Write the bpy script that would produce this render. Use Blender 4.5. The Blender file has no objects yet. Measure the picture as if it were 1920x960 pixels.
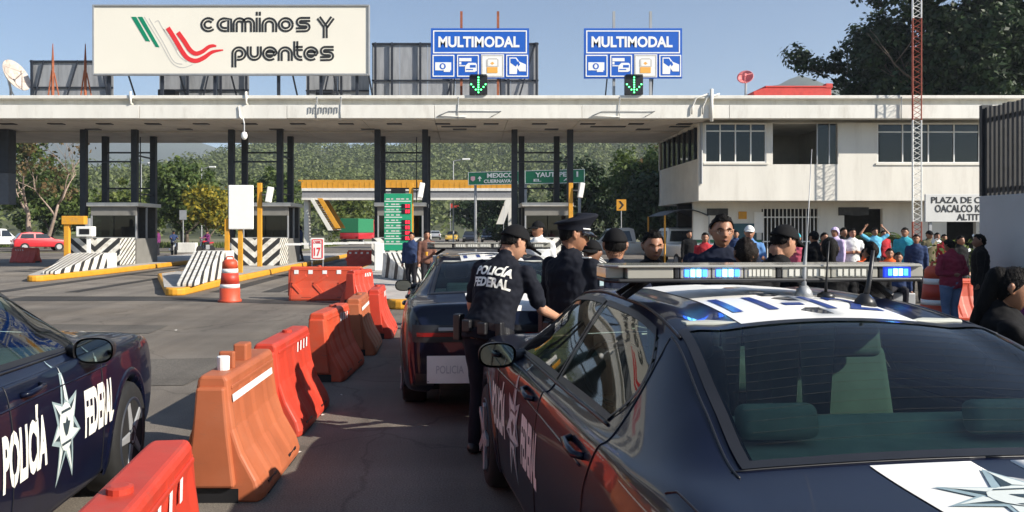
import bpy, bmesh, math, random
import numpy as np
from mathutils import Vector, Matrix, noise, Euler
from mathutils.bvhtree import BVHTree
R = math.radians; PI = math.pi
SC = bpy.context.scene; COL = SC.collection
# ---------------------------------------------------------------- camera, sky, sun, exposure
F, PX, PY, CH = 1500.0, 880.0, 430.0, 1.70          # focal length and principal point on the 1920 x 960 frame, eye height
cam = bpy.data.cameras.new('camera'); cam.sensor_width = 36.0; cam.lens = F/1920*36
cam.shift_x = (960-PX)/1920; cam.shift_y = -(480-PY)/1920
cam.clip_start = 0.05; cam.clip_end = 30000
co = bpy.data.objects.new('camera', cam); COL.objects.link(co)
co.location = (0, 0, CH); co.rotation_euler = (R(90), 0, 0); SC.camera = co
SUN = Vector((1.0, -0.50, 0.66)).normalized()       # towards the sun
wd = bpy.data.worlds.new('World'); SC.world = wd; wd.use_nodes = True
nt = wd.node_tree; bg = nt.nodes['Background']
sky = nt.nodes.new('ShaderNodeTexSky'); sky.sky_type = 'NISHITA'; sky.sun_disc = False
sky.sun_elevation = math.asin(SUN.z); sky.sun_rotation = math.atan2(SUN.x, SUN.y)
sky.air_density = 1.0; sky.dust_density = 0.8; sky.ozone_density = 1.6; sky.altitude = 1200
nt.links.new(sky.outputs[0], bg.inputs[0]); bg.inputs[1].default_value = 0.082
sl = bpy.data.lights.new('sun', 'SUN'); sl.energy = 4.8; sl.angle = R(0.5); sl.color = (1.0, 0.93, 0.82)
so = bpy.data.objects.new('sun', sl); COL.objects.link(so); so.rotation_euler = (-SUN).to_track_quat('-Z', 'Y').to_euler()
vs = SC.view_settings; vs.view_transform = 'Standard'; vs.look = 'None'; vs.exposure = 0.85; vs.gamma = 1.0; vs.use_curve_mapping = False
SC.cycles.max_bounces = 8; SC.cycles.transparent_max_bounces = 16; SC.cycles.volume_bounces = 0
SC.cycles.caustics_reflective = False; SC.cycles.caustics_refractive = False; SC.cycles.sample_clamp_indirect = 6
SC.cycles.use_denoising = True
def W(x, y, d):                                     # frame position at distance d -> point in the place
    return Vector(((x-PX)*d/F, d, CH+(PY-y)*d/F))
def wx(x, d): return (x-PX)*d/F
def wz(y, d): return CH+(PY-y)*d/F
# ---------------------------------------------------------------- helpers: materials
MT = {}
def srgb(h):
    h = h.lstrip('#'); c = [int(h[i:i+2], 16)/255 for i in (0, 2, 4)]
    return tuple(x/12.92 if x <= .04045 else ((x+.055)/1.055)**2.4 for x in c)
def mat(name, col=(.5,.5,.5), rough=.6, metal=0., var=.12, scale=6., bump=0., bscale=40., coat=0., emit=None, estr=0., spec=.5, dirt=0., dcol=(.12,.10,.08), dscale=1.5, stretch=None, sheen=0., scuff=0.):
    if name in MT: return MT[name]
    m = bpy.data.materials.new(name); m.use_nodes = True; nt = m.node_tree; N = nt.nodes; L = nt.links
    b = N['Principled BSDF']; b.inputs['Roughness'].default_value = rough; b.inputs['Metallic'].default_value = metal
    b.inputs['Specular IOR Level'].default_value = spec; b.inputs['Coat Weight'].default_value = coat; b.inputs['Coat Roughness'].default_value = .04
    if sheen: b.inputs['Sheen Weight'].default_value = sheen
    tc = N.new('ShaderNodeTexCoord'); mp = N.new('ShaderNodeMapping'); L.new(tc.outputs['Object'], mp.inputs[0])
    if stretch: mp.inputs['Scale'].default_value = stretch
    nz = N.new('ShaderNodeTexNoise'); nz.inputs['Scale'].default_value = scale; nz.inputs['Detail'].default_value = 5; L.new(mp.outputs[0], nz.inputs['Vector'])
    rp = N.new('ShaderNodeValToRGB'); L.new(nz.outputs['Fac'], rp.inputs[0])
    rp.color_ramp.elements[0].position = .3; rp.color_ramp.elements[1].position = .72
    rp.color_ramp.elements[0].color = (*[c*(1-var) for c in col], 1); rp.color_ramp.elements[1].color = (*[min(1, c*(1+var)) for c in col], 1)
    out = rp.outputs[0]
    if dirt:
        n2 = N.new('ShaderNodeTexNoise'); n2.inputs['Scale'].default_value = dscale; n2.inputs['Detail'].default_value = 8; n2.inputs['Roughness'].default_value = .7; L.new(mp.outputs[0], n2.inputs['Vector'])
        r2 = N.new('ShaderNodeValToRGB'); L.new(n2.outputs['Fac'], r2.inputs[0]); r2.color_ramp.elements[0].position = .5; r2.color_ramp.elements[1].position = .78
        r2.color_ramp.elements[1].color = (dirt, dirt, dirt, 1)
        mx = N.new('ShaderNodeMix'); mx.data_type = 'RGBA'; L.new(r2.outputs[0], mx.inputs[0]); L.new(out, mx.inputs[6]); mx.inputs[7].default_value = (*dcol, 1); out = mx.outputs[2]
    if scuff:
        m2 = N.new('ShaderNodeMapping'); m2.inputs['Scale'].default_value = (4, 9, 26); L.new(tc.outputs['Object'], m2.inputs[0]); n4 = N.new('ShaderNodeTexNoise'); n4.inputs['Scale'].default_value = 1.3; n4.inputs['Detail'].default_value = 9; n4.inputs['Roughness'].default_value = .75; L.new(m2.outputs[0], n4.inputs['Vector'])
        r4 = N.new('ShaderNodeValToRGB'); L.new(n4.outputs['Fac'], r4.inputs[0]); r4.color_ramp.elements[0].position = .60; r4.color_ramp.elements[1].position = .72; r4.color_ramp.elements[1].color = (scuff,)*3+(1,)
        m4 = N.new('ShaderNodeMix'); m4.data_type = 'RGBA'; L.new(r4.outputs[0], m4.inputs[0]); L.new(out, m4.inputs[6]); m4.inputs[7].default_value = (.10,.075,.065,1); out = m4.outputs[2]
    L.new(out, b.inputs['Base Color'])
    if bump:
        n3 = N.new('ShaderNodeTexNoise'); n3.inputs['Scale'].default_value = bscale; n3.inputs['Detail'].default_value = 4; L.new(mp.outputs[0], n3.inputs['Vector'])
        bp = N.new('ShaderNodeBump'); bp.inputs['Strength'].default_value = bump; bp.inputs['Distance'].default_value = .02; L.new(n3.outputs['Fac'], bp.inputs['Height']); L.new(bp.outputs[0], b.inputs['Normal'])
    if emit: b.inputs['Emission Color'].default_value = (*emit, 1); b.inputs['Emission Strength'].default_value = estr
    MT[name] = m; return m
def glass_mat(name, tint=(.75,.8,.78), rough=.02, base=.06, body=None, bodyf=0.):
    m = bpy.data.materials.new(name); m.use_nodes = True; nt = m.node_tree; N = nt.nodes; L = nt.links
    for n in list(N):
        if n.type != 'OUTPUT_MATERIAL': N.remove(n)
    out = [n for n in N if n.type == 'OUTPUT_MATERIAL'][0]
    tr = N.new('ShaderNodeBsdfTransparent'); tr.inputs[0].default_value = (*tint, 1)
    gl = N.new('ShaderNodeBsdfGlossy'); gl.inputs['Roughness'].default_value = rough; gl.inputs[0].default_value = (1,1,1,1)
    src = tr.outputs[0]
    if body:
        df = N.new('ShaderNodeBsdfDiffuse'); df.inputs[0].default_value = (*body, 1); mm = N.new('ShaderNodeMixShader'); mm.inputs[0].default_value = bodyf
        L.new(tr.outputs[0], mm.inputs[1]); L.new(df.outputs[0], mm.inputs[2]); src = mm.outputs[0]
    fr = N.new('ShaderNodeFresnel'); fr.inputs[0].default_value = 1.45
    ad = N.new('ShaderNodeMath'); ad.operation = 'ADD'; ad.use_clamp = True; L.new(fr.outputs[0], ad.inputs[0]); ad.inputs[1].default_value = base
    mx = N.new('ShaderNodeMixShader'); L.new(ad.outputs[0], mx.inputs[0]); L.new(src, mx.inputs[1]); L.new(gl.outputs[0], mx.inputs[2]); L.new(mx.outputs[0], out.inputs[0])
    MT[name] = m; return m
def leaf_mat(name, c1, c2, trans=.35, rough=.55):
    m = bpy.data.materials.new(name); m.use_nodes = True; nt = m.node_tree; N = nt.nodes; L = nt.links
    b = N['Principled BSDF']; b.inputs['Roughness'].default_value = rough; b.inputs['Specular IOR Level'].default_value = .3
    g = N.new('ShaderNodeNewGeometry'); rp = N.new('ShaderNodeValToRGB'); L.new(g.outputs['Random Per Island'], rp.inputs[0])
    rp.color_ramp.elements[0].color = (*c1, 1); rp.color_ramp.elements[1].color = (*c2, 1)
    L.new(rp.outputs[0], b.inputs['Base Color'])
    t = N.new('ShaderNodeBsdfTranslucent'); L.new(rp.outputs[0], t.inputs[0])
    mx = N.new('ShaderNodeMixShader'); mx.inputs[0].default_value = trans; L.new(b.outputs[0], mx.inputs[1]); L.new(t.outputs[0], mx.inputs[2])
    L.new(mx.outputs[0], N['Material Output'].inputs[0]); MT[name] = m; return m
# ---------------------------------------------------------------- helpers: objects
def M(name): return MT[name]
def put(o, parent=None):
    COL.objects.link(o)
    if parent is not None: o.parent = parent
    return o
def tag(o, label=None, cat=None, group=None, kind=None):
    if label: o['label'] = label
    if cat: o['category'] = cat
    if group: o['group'] = group
    if kind: o['kind'] = kind
    return o
def thing(name, label, cat, loc=(0,0,0), rz=0., group=None):
    o = bpy.data.objects.new(name, None); o.empty_display_size = .2; put(o); o.location = loc; o.rotation_euler = (0, 0, rz)
    return tag(o, label, cat, group)
def copy_tree(o, parent=None):
    c = o.copy(); COL.objects.link(c)
    if parent is not None: c.parent = parent
    for ch in list(o.children): copy_tree(ch, c)
    return c
def mesh_obj(name, me, m, parent=None, smooth=False, loc=None, rot=None):
    if m is not None:
        for mm in (m if isinstance(m, (list, tuple)) else [m]): me.materials.append(MT[mm] if isinstance(mm, str) else mm)
    if smooth: me.polygons.foreach_set('use_smooth', [True]*len(me.polygons))
    o = bpy.data.objects.new(name, me); put(o, parent)
    if loc is not None: o.location = loc
    if rot is not None: o.rotation_euler = rot
    return o
def frame_of(d):
    d = d.normalized(); u = Vector((0,0,1)) if abs(d.z) < .9 else Vector((1,0,0))
    a = d.cross(u).normalized(); return a, d.cross(a).normalized()
class MB:
    def __init__(s): s.v = []; s.f = []; s.m = []
    def add(s, vs, fs, mi=0, T=None):
        k = len(s.v); s.v += [tuple(T @ Vector(p)) if T is not None else tuple(p) for p in vs]
        s.f += [tuple(i+k for i in f) for f in fs]; s.m += [mi]*len(fs); return s
    def bb(s, x0, x1, y0, y1, z0, z1, mi=0, T=None):
        return s.add([(x0,y0,z0),(x1,y0,z0),(x1,y1,z0),(x0,y1,z0),(x0,y0,z1),(x1,y0,z1),(x1,y1,z1),(x0,y1,z1)],
                     [(3,2,1,0),(4,5,6,7),(0,1,5,4),(1,2,6,5),(2,3,7,6),(3,0,4,7)], mi, T)
    def box(s, c, sz, mi=0, T=None):
        return s.bb(c[0]-sz[0]/2, c[0]+sz[0]/2, c[1]-sz[1]/2, c[1]+sz[1]/2, c[2]-sz[2]/2, c[2]+sz[2]/2, mi, T)
    def prism(s, poly, a, b, axis='z', mi=0, T=None):      # poly in the two remaining axes (in x,y,z order)
        n = len(poly)
        def P(p, h): return {'x': (h, p[0], p[1]), 'y': (p[0], h, p[1]), 'z': (p[0], p[1], h)}[axis]
        vs = [P(p, a) for p in poly]+[P(p, b) for p in poly]
        fs = [tuple(range(n))[::-1], tuple(range(n, 2*n))]+[(i, (i+1) % n, n+(i+1) % n, n+i) for i in range(n)]
        return s.add(vs, fs, mi, T)
    def tube(s, pts, r, n=8, cap=True, mi=0, T=None):
        pts = [Vector(p) for p in pts]; rs = r if isinstance(r, (list, tuple)) else [r]*len(pts)
        vs = []; fs = []; a = None
        for i, p in enumerate(pts):
            d = (pts[min(i+1, len(pts)-1)]-pts[max(i-1, 0)])
            if d.length < 1e-9: d = Vector((0,0,1))
            d.normalize()
            if a is None: a, b = frame_of(d)
            else:
                a = (a-d*a.dot(d)).normalized(); b = d.cross(a)
            for k in range(n):
                t = 2*PI*k/n; vs.append(p+(a*math.cos(t)+b*math.sin(t))*rs[i])
        for i in range(len(pts)-1):
            for k in range(n):
                fs.append((i*n+k, i*n+(k+1) % n, (i+1)*n+(k+1) % n, (i+1)*n+k))
        if cap: fs += [tuple(range(n))[::-1], tuple(range((len(pts)-1)*n, len(pts)*n))]
        return s.add(vs, fs, mi, T)
    def lathe(s, prof, n=24, c=(0,0,0), mi=0, T=None, axis='z'):
        vs = []; fs = []
        for r, z in prof:
            for k in range(n):
                t = 2*PI*k/n; q = (r*math.cos(t), r*math.sin(t), z)
                if axis == 'x': q = (q[2], q[0], q[1])
                if axis == 'y': q = (q[0], q[2], q[1])
                vs.append((c[0]+q[0], c[1]+q[1], c[2]+q[2]))
        for i in range(len(prof)-1):
            for k in range(n): fs.append((i*n+k, i*n+(k+1) % n, (i+1)*n+(k+1) % n, (i+1)*n+k))
        fs += [tuple(range(n))[::-1], tuple(range((len(prof)-1)*n, len(prof)*n))]
        return s.add(vs, fs, mi, T)
    def grid(s, g, mi=0, closed_u=False, closed_v=False, T=None):
        nu, nv = len(g), len(g[0]); vs = [p for r in g for p in r]; fs = []
        for i in range(nu if closed_u else nu-1):
            for j in range(nv if closed_v else nv-1):
                fs.append((i*nv+j, ((i+1) % nu)*nv+j, ((i+1) % nu)*nv+(j+1) % nv, i*nv+(j+1) % nv))
        return s.add(vs, fs, mi, T)
    def ribbon(s, pts, w, y=0., mi=0, th=.02):              # flat stroke in the xz plane, front at y, thickness behind
        n = len(pts); ws = w if isinstance(w, (list, tuple)) else [w]*n; l = []; r = []
        for i in range(n):
            p0 = Vector(pts[max(i-1, 0)]); p1 = Vector(pts[min(i+1, n-1)]); d = (p1-p0); d = d.normalized() if d.length > 1e-9 else Vector((1, 0)); nn = Vector((-d.y, d.x))
            p = Vector(pts[i]); l.append(p+nn*ws[i]/2); r.append(p-nn*ws[i]/2)
        vs = [(p.x, y, p.y) for p in l]+[(p.x, y, p.y) for p in r]+[(p.x, y+th, p.y) for p in l]+[(p.x, y+th, p.y) for p in r]; fs = []
        for i in range(n-1):
            fs += [(i, i+1, n+i+1, n+i), (2*n+i, 3*n+i, 3*n+i+1, 2*n+i+1), (i, 2*n+i, 2*n+i+1, i+1), (n+i, n+i+1, 3*n+i+1, 3*n+i)]
        return s.add(vs, fs, mi)
    def mesh(s, name, fix=True):
        me = bpy.data.meshes.new(name); me.from_pydata(s.v, [], s.f)
        if any(s.m): me.polygons.foreach_set('material_index', s.m)
        if fix:
            bm = bmesh.new(); bm.from_mesh(me); bmesh.ops.recalc_face_normals(bm, faces=bm.faces); bm.to_mesh(me); bm.free()
        me.update(); return me
    def build(s, name, m, parent=None, smooth=False, bevel=0., seg=2, loc=None, rot=None, sub=0, solid=0.):
        o = mesh_obj(name, s.mesh(name), m, parent, smooth, loc, rot)
        if solid: q = o.modifiers.new('so', 'SOLIDIFY'); q.thickness = solid
        if bevel: q = o.modifiers.new('bv', 'BEVEL'); q.width = bevel; q.segments = seg; q.limit_method = 'ANGLE'; q.angle_limit = R(35)
        if sub: q = o.modifiers.new('ss', 'SUBSURF'); q.levels = sub; q.render_levels = sub
        return o
def np_mesh(name, V, Q):
    me = bpy.data.meshes.new(name); n = len(Q); k = Q.shape[1]
    me.vertices.add(len(V)); me.vertices.foreach_set('co', np.asarray(V, np.float32).ravel())
    me.loops.add(n*k); me.loops.foreach_set('vertex_index', np.asarray(Q, np.int32).ravel())
    me.polygons.add(n); me.polygons.foreach_set('loop_start', np.arange(0, n*k, k, dtype=np.int32)); me.polygons.foreach_set('loop_total', np.full(n, k, np.int32))
    me.update(calc_edges=True); return me
WORK = bpy.data.scenes.new('work')                    # scratch scene for baking meshes, removed at the end
def baked(o):                                        # the object's mesh with modifiers applied
    vl = WORK.view_layers[0]; vl.update(); return bpy.data.meshes.new_from_object(o.evaluated_get(vl.depsgraph))
FONTN = [0]
def text_mesh(s, w=None, h=None, bold=0., ext=0., shear=0., space=1.):
    cu = bpy.data.curves.new('txt', 'FONT'); cu.body = s; cu.size = 1; cu.offset = bold; cu.extrude = ext; cu.shear = shear; cu.space_character = space; cu.resolution_u = 3; cu.fill_mode = 'FRONT' if ext == 0 else 'BOTH'
    o = bpy.data.objects.new('txt', cu); WORK.collection.objects.link(o)
    me = baked(o); bpy.data.objects.remove(o); bpy.data.curves.remove(cu); me.materials.clear()
    n = len(me.vertices); a = np.zeros(n*3, np.float32); me.vertices.foreach_get('co', a); a = a.reshape(-1, 3)
    lo, hi = a.min(0), a.max(0); c = (lo+hi)/2; a[:, :2] -= c[:2]; sx = (w/(hi[0]-lo[0])) if w else None; sy = (h/(hi[1]-lo[1])) if h else None
    if sx is None: sx = sy
    if sy is None: sy = sx
    a[:, 0] *= sx; a[:, 1] *= sy; me.vertices.foreach_set('co', a.ravel()); me.update(); return me
def text(name, s, m, parent, loc, w=None, h=None, bold=0.02, ext=.004, rot=(PI/2, 0, 0), shear=0., space=1.):
    return mesh_obj(name, text_mesh(s, w, h, bold, ext, shear, space), m, parent, loc=loc, rot=rot)
def disp_noise(me, amp, sc, seed=0, axis=None):
    for v in me.vertices:
        n = noise.noise(Vector(v.co)*sc+Vector((seed, seed*.7, 0))); v.co += (v.normal if axis is None else Vector(axis))*n*amp
    me.update()
# ---------------------------------------------------------------- materials
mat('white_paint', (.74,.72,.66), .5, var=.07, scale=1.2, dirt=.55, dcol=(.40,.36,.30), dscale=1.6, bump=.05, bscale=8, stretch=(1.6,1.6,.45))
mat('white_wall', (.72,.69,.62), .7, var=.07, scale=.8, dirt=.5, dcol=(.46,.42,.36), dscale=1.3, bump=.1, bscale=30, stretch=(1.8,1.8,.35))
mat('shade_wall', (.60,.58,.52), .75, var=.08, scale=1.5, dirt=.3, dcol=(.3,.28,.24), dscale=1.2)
mat('soffit', (.60,.56,.50), .8, var=.12, scale=.7, dirt=.5, dcol=(.22,.20,.18), dscale=.8)
mat('dark_steel', (.018,.022,.032), .5, var=.3, scale=5)
mat('black_plastic', (.012,.012,.014), .42, var=.2)
mat('rubber', (.010,.010,.010), .8, var=.2, scale=20)
mat('grey_metal', (.36,.37,.38), .5, .4, var=.12, scale=3, dirt=.3, dcol=(.18,.15,.12))
mat('hoarding', (.30,.31,.325), .6, .2, var=.18, scale=2.0, dirt=.35, dcol=(.10,.09,.085), stretch=(3,3,.5))
mat('chrome', (.75,.76,.78), .12, 1., var=.02)
mat('yellow_paint', (.66,.31,.02), .6, var=.20, scale=3, dirt=.75, dcol=(.22,.15,.08), dscale=3.0, bump=.1)
mat('black_paint', (.02,.02,.02), .6, var=.3, dirt=.3, dcol=(.2,.19,.17), dscale=3)
mat('concrete', (.40,.38,.35), .85, var=.15, scale=2, dirt=.4, dcol=(.2,.18,.16), bump=.15)
mat('grey_wall', (.46,.47,.47), .8, var=.06, scale=1.2, dirt=.3, dcol=(.3,.3,.3), bump=.1)
mat('sign_cream', (.80,.76,.66), .45, var=.03, scale=.4)
mat('sign_white', (.85,.85,.82), .45, var=.02)
mat('sign_blue', (.010,.105,.50), .4, var=.04)
mat('sign_green', (.01,.19,.085), .45, var=.06)
mat('board_green', (.015,.30,.15), .45, var=.06)
mat('sign_orange', (.85,.42,.08), .5, var=.03)
mat('ink', (.02,.02,.02), .5, var=.1)
mat('grey_line', (.55,.53,.5), .5, var=.05)
mat('logo_green', (.0,.22,.11), .45, var=.03)
mat('logo_red', (.72,.03,.035), .45, var=.03)
mat('red_paint', (.50,.04,.03), .5, var=.15, dirt=.3, dcol=(.2,.08,.05))
mat('mast_red', (.36,.085,.05), .7, var=.25, scale=6, dirt=.4, dcol=(.2,.1,.07))
mat('rust', (.30,.09,.04), .8, var=.3, scale=8)
mat('barrier_orange', (.54,.068,.026), .5, var=.14, scale=2.5, dirt=.55, dcol=(.36,.13,.08), dscale=4.5, bump=.06, bscale=14, scuff=.55)
mat('barrier_red', (.50,.044,.022), .48, var=.14, scale=2.5, dirt=.50, dcol=(.32,.10,.07), dscale=4.5, bump=.06, bscale=14, scuff=.55)
mat('barrier_tan', (.38,.105,.042), .55, var=.16, scale=2.5, dirt=.40, dcol=(.40,.16,.09), dscale=3, bump=.06, bscale=14, scuff=.55)
mat('reflective', (.80,.80,.78), .35, var=.08, scale=10, dirt=.3, dcol=(.4,.38,.35), dscale=6)
mat('led_green', (.05,.5,.1), .4, emit=(.08,1,.22), estr=3.5)
mat('led_red', (.6,.02,.03), .4, emit=(1,.02,.05), estr=.9)
mat('bark', (.13,.10,.075), .9, var=.3, scale=12, bump=.5, bscale=30)
mat('pale_bark', (.32,.24,.19), .9, var=.25, scale=6, bump=.4, bscale=20)
leaf_mat('leaf_dark', (.010,.022,.009), (.035,.065,.02), trans=.12)
leaf_mat('leaf_mid', (.04,.075,.018), (.13,.175,.045))
leaf_mat('leaf_light', (.06,.10,.02), (.17,.20,.045))
leaf_mat('leaf_yellow', (.07,.10,.02), (.42,.32,.03))
leaf_mat('leaf_forest', (.095,.125,.045), (.195,.225,.085), trans=.3)
leaf_mat('leaf_rust', (.06,.08,.025), (.22,.13,.06))
glass_mat('window_glass', (.26,.29,.31), base=.0)
glass_mat('car_glass', (.62,.76,.70), base=.03)
# ---------------------------------------------------------------- ground
def asphalt(name, base, hi, crack=True):
    m = bpy.data.materials.new(name); m.use_nodes = True; nt = m.node_tree; N = nt.nodes; L = nt.links; b = N['Principled BSDF']; b.inputs['Roughness'].default_value = .85; b.inputs['Specular IOR Level'].default_value = .3
    tc = N.new('ShaderNodeTexCoord')
    def nz(scale, det, st=(1,1,1), ro=.6):
        mp = N.new('ShaderNodeMapping'); mp.inputs['Scale'].default_value = st; L.new(tc.outputs['Object'], mp.inputs[0])
        n = N.new('ShaderNodeTexNoise'); n.inputs['Scale'].default_value = scale; n.inputs['Detail'].default_value = det; n.inputs['Roughness'].default_value = ro; L.new(mp.outputs[0], n.inputs['Vector']); return n.outputs['Fac']
    def ramp(src, a, ca, bpos, cb):
        r = N.new('ShaderNodeValToRGB'); L.new(src, r.inputs[0]); r.color_ramp.elements[0].position = a; r.color_ramp.elements[0].color = (*ca, 1); r.color_ramp.elements[1].position = bpos; r.color_ramp.elements[1].color = (*cb, 1); return r.outputs[0]
    def mix(mode, f, a, bb):
        x = N.new('ShaderNodeMix'); x.data_type = 'RGBA'; x.blend_type = mode
        if isinstance(f, float): x.inputs[0].default_value = f
        else: L.new(f, x.inputs[0])
        L.new(a, x.inputs[6]); L.new(bb, x.inputs[7]); return x.outputs[2]
    c = ramp(nz(.35, 6), .3, base, .7, hi)
    g = ramp(nz(90, 2), .35, (.55,.55,.55), .68, (1.35,1.33,1.3)); c = mix('MULTIPLY', .8, c, g)
    s = ramp(nz(1.3, 5, (1, .06, 1)), .35, (.72,.72,.73), .62, (1.05,1.05,1.04)); c = mix('MULTIPLY', .9, c, s)
    s2 = ramp(nz(.5, 4, (.22, 1.4, 1)), .42, (.70,.69,.68), .6, (1,1,1)); c = mix('MULTIPLY', .6, c, s2)
    oil = ramp(nz(.9, 7, (1, .5, 1)), .60, (1,1,1), .74, (.45,.44,.43)); c = mix('MULTIPLY', .8, c, oil)
    if crack:
        mp = N.new('ShaderNodeMapping'); L.new(tc.outputs['Object'], mp.inputs[0]); n0 = N.new('ShaderNodeTexNoise'); n0.inputs['Scale'].default_value = 1.1; n0.inputs['Detail'].default_value = 4; L.new(tc.outputs['Object'], n0.inputs['Vector'])
        av = N.new('ShaderNodeVectorMath'); av.operation = 'MULTIPLY_ADD'; L.new(n0.outputs['Color'], av.inputs[0]); av.inputs[1].default_value = (1.2,1.2,0); L.new(mp.outputs[0], av.inputs[2])
        vo = N.new('ShaderNodeTexVoronoi'); vo.feature = 'DISTANCE_TO_EDGE'; vo.inputs['Scale'].default_value = .42; L.new(av.outputs[0], vo.inputs['Vector'])
        ck = ramp(vo.outputs['Distance'], .0, (.32,.31,.30), .012, (1,1,1)); c = mix('MULTIPLY', .42, c, ck)
        dust = ramp(nz(.22, 6, (1,1,1), .65), .5, (1,1,1), .72, (1.35,1.28,1.18)); c = mix('MULTIPLY', .8, c, dust)
    L.new(c, b.inputs['Base Color'])
    bp = N.new('ShaderNodeBump'); bp.inputs['Strength'].default_value = .5; bp.inputs['Distance'].default_value = .008; L.new(nz(70, 3), bp.inputs['Height']); L.new(bp.outputs[0], b.inputs['Normal'])
    MT[name] = m
asphalt('asphalt', (.150,.133,.113), (.238,.212,.182))
asphalt('asphalt_dark', (.045,.043,.042), (.075,.072,.070))
asphalt('asphalt_pale', (.19,.172,.15), (.27,.245,.215))
asphalt('asphalt_worn', (.105,.095,.083), (.165,.150,.130), crack=False)
mat('ground_soil', (.17,.16,.085), .95, var=.35, scale=.12, dirt=.6, dcol=(.08,.10,.03), dscale=.05)
g = MB(); g.add([(-9000,-2000,-.03),(9000,-2000,-.03),(9000,16000,-.03),(-9000,16000,-.03)], [(0,1,2,3)])
tag(g.build('ground', 'ground_soil'), kind='structure')
g = MB(); g.add([(-90,-40,0),(60,-40,0),(60,58,0),(-90,58,0)], [(0,1,2,3)])
tag(g.build('plaza_pavement', 'asphalt'), kind='structure')
g = MB(); g.add([(-13,58,.004),(9,58,.004),(3.5,420,.004),(-15,420,.004)], [(0,1,2,3)])
tag(g.build('highway', 'asphalt_pale'), kind='structure')
g = MB(); g.add([(-80,60,.004),(-13.5,62,.004),(-18,95,.004),(-80,74,.004)], [(0,1,2,3)])
tag(g.build('side_road', 'asphalt'), kind='structure')
# dark asphalt strip across the lanes, and paler concrete lanes under the canopy
def strip(name, poly, z, m, kind='structure'):
    b = MB(); b.add([(x, y, z) for x, y in poly], [tuple(range(len(poly)))]); return tag(b.build(name, m), kind=kind)
strip('dark_strip', [(-11.2,18.9),(-7.2,19.0),(-2.0,17.6),(3,17.4),(3,18.1),(-2.4,18.3),(-7.3,20.1),(-11.2,20.2)], .005, 'asphalt_dark')
strip('lane_slab', [(-22,20.3),(-7.4,20.3),(-2.6,18.5),(8.0,18.3),(8.0,52),(-22,52)], .004, 'asphalt_pale')
for i, (x0, x1) in enumerate([(-13.0,-11.9),(-7.0,-6.0),(-5.6,-4.7)]):
    strip('tyre_mark', [(x0,21.5),(x0+.5,21.5),(x0+.2,50),(x0-.2,50)], .009, 'asphalt_dark'); strip('tyre_mark', [(x1+1.0,21.5),(x1+1.4,21.5),(x1+1.2,50),(x1+.9,50)], .009, 'asphalt_dark')
for i, q in enumerate(([(-4.6,8.6),(-3.1,8.7),(-3.0,10.6),(-4.5,10.4)], [(-7.5,13.2),(-5.2,13.0),(-5.3,14.1),(-7.4,14.3)], [(-2.9,14.6),(-2.1,14.7),(-2.2,16.4),(-3.0,16.2)], [(-11,15.5),(-9.6,15.4),(-9.5,16.6),(-10.9,16.8)])):
    strip('asphalt_patch', q, .006+.001*i, 'asphalt_worn')
# small litter scraps on the road
rnd = random.Random(4)
mat('paper_scrap', (.75,.72,.66), .8, var=.1)
for i, (x, y) in enumerate([(605,780),(560,850),(640,742),(330,620)]):
    d = CH*F/(y-PY); p = W(x, y, d); b = MB(); s = .010+.014*rnd.random()
    b.add([(-s,-s*.7,.008),(s,-s,.014),(s*1.2,s*.6,.007),(0,s*.9,.018),(-s*.9,s*.6,.009)], [(0,1,2,3,4)])
    tag(b.build('paper_scrap', 'paper_scrap', loc=(p.x, p.y, 0), rot=(0,0,rnd.random()*6)), ('pale paper scrap at the foot of the orange barrier behind the tan one','pale paper scrap just right of the tan barrier','pale paper scrap beside the third orange barrier','tiny pale scrap on the open road before the orange drum')[i], 'litter', 'paper scraps on the road')
# ---------------------------------------------------------------- hills, forest
def lerp_tab(t, x):
    if x <= t[0][0]: return t[0][1]
    for (a, b), (c, d) in zip(t, t[1:]):
        if x <= c: k = (x-a)/(c-a); k = k*k*(3-2*k); return b+(d-b)*k
    return t[-1][1]
def hill(name, tab, y0, y1, yb, xr, nx, ny, m, amp=3., seed=0):
    # ridge height table in frame rows along frame columns, crest at y1, foot at y0
    V = []; 
    def hz(x, y):
        px = PX+x*F/y1; top = wz(lerp_tab(tab, px), y1)
        k = min(1, max(0, (y-y0)/(y1-y0))); k = k*k*(3-2*k)
        if y > y1: k = 1-.5*(y-y1)/(yb-y1)
        return top*k+amp*k*noise.fractal(Vector((x/60, y/60, seed)), 1., 2., 4)
    xs = np.linspace(xr[0], xr[1], nx); ys = np.linspace(y0, yb, ny)
    V = np.array([(x, y, hz(x, y)-.5) for y in ys for x in xs])
    i, j = np.meshgrid(np.arange(ny-1), np.arange(nx-1), indexing='ij'); a = (i*nx+j).ravel()
    me = np_mesh(name, V, np.stack([a, a+1, a+nx+1, a+nx], 1)); o = mesh_obj(name, me, m, smooth=True); tag(o, kind='structure'); return hz
mat('hill_soil', (.075,.085,.035), .95, var=.4, scale=.03)
T1 = [(-900,362),(200,356),(330,346),(450,322),(520,296),(570,281),(630,290),(690,303),(740,298),(800,280),(870,274),(1000,268),(1250,260),(1500,270),(2400,310)]
h1 = hill('wooded_hill', T1, 190, 560, 800, (-720, 760), 110, 60, 'hill_soil', amp=5)
T0 = [(-900,335),(0,328),(250,334),(330,338),(420,342),(520,346),(640,345),(800,352),(1000,350),(1200,345),(2400,345)]
h0 = hill('wooded_rise', T0, 130, 300, 420, (-420, 420), 80, 40, 'hill_soil', amp=2, seed=5)
T2 = [(-1500,320),(-200,285),(60,266),(250,272),(330,267),(390,274),(460,292),(560,284),(640,290),(720,276),(860,290),(1200,310),(2000,320),(3000,330)]
mat('far_hill', (.06,.075,.04), .95, var=.3, scale=.004)
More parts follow.
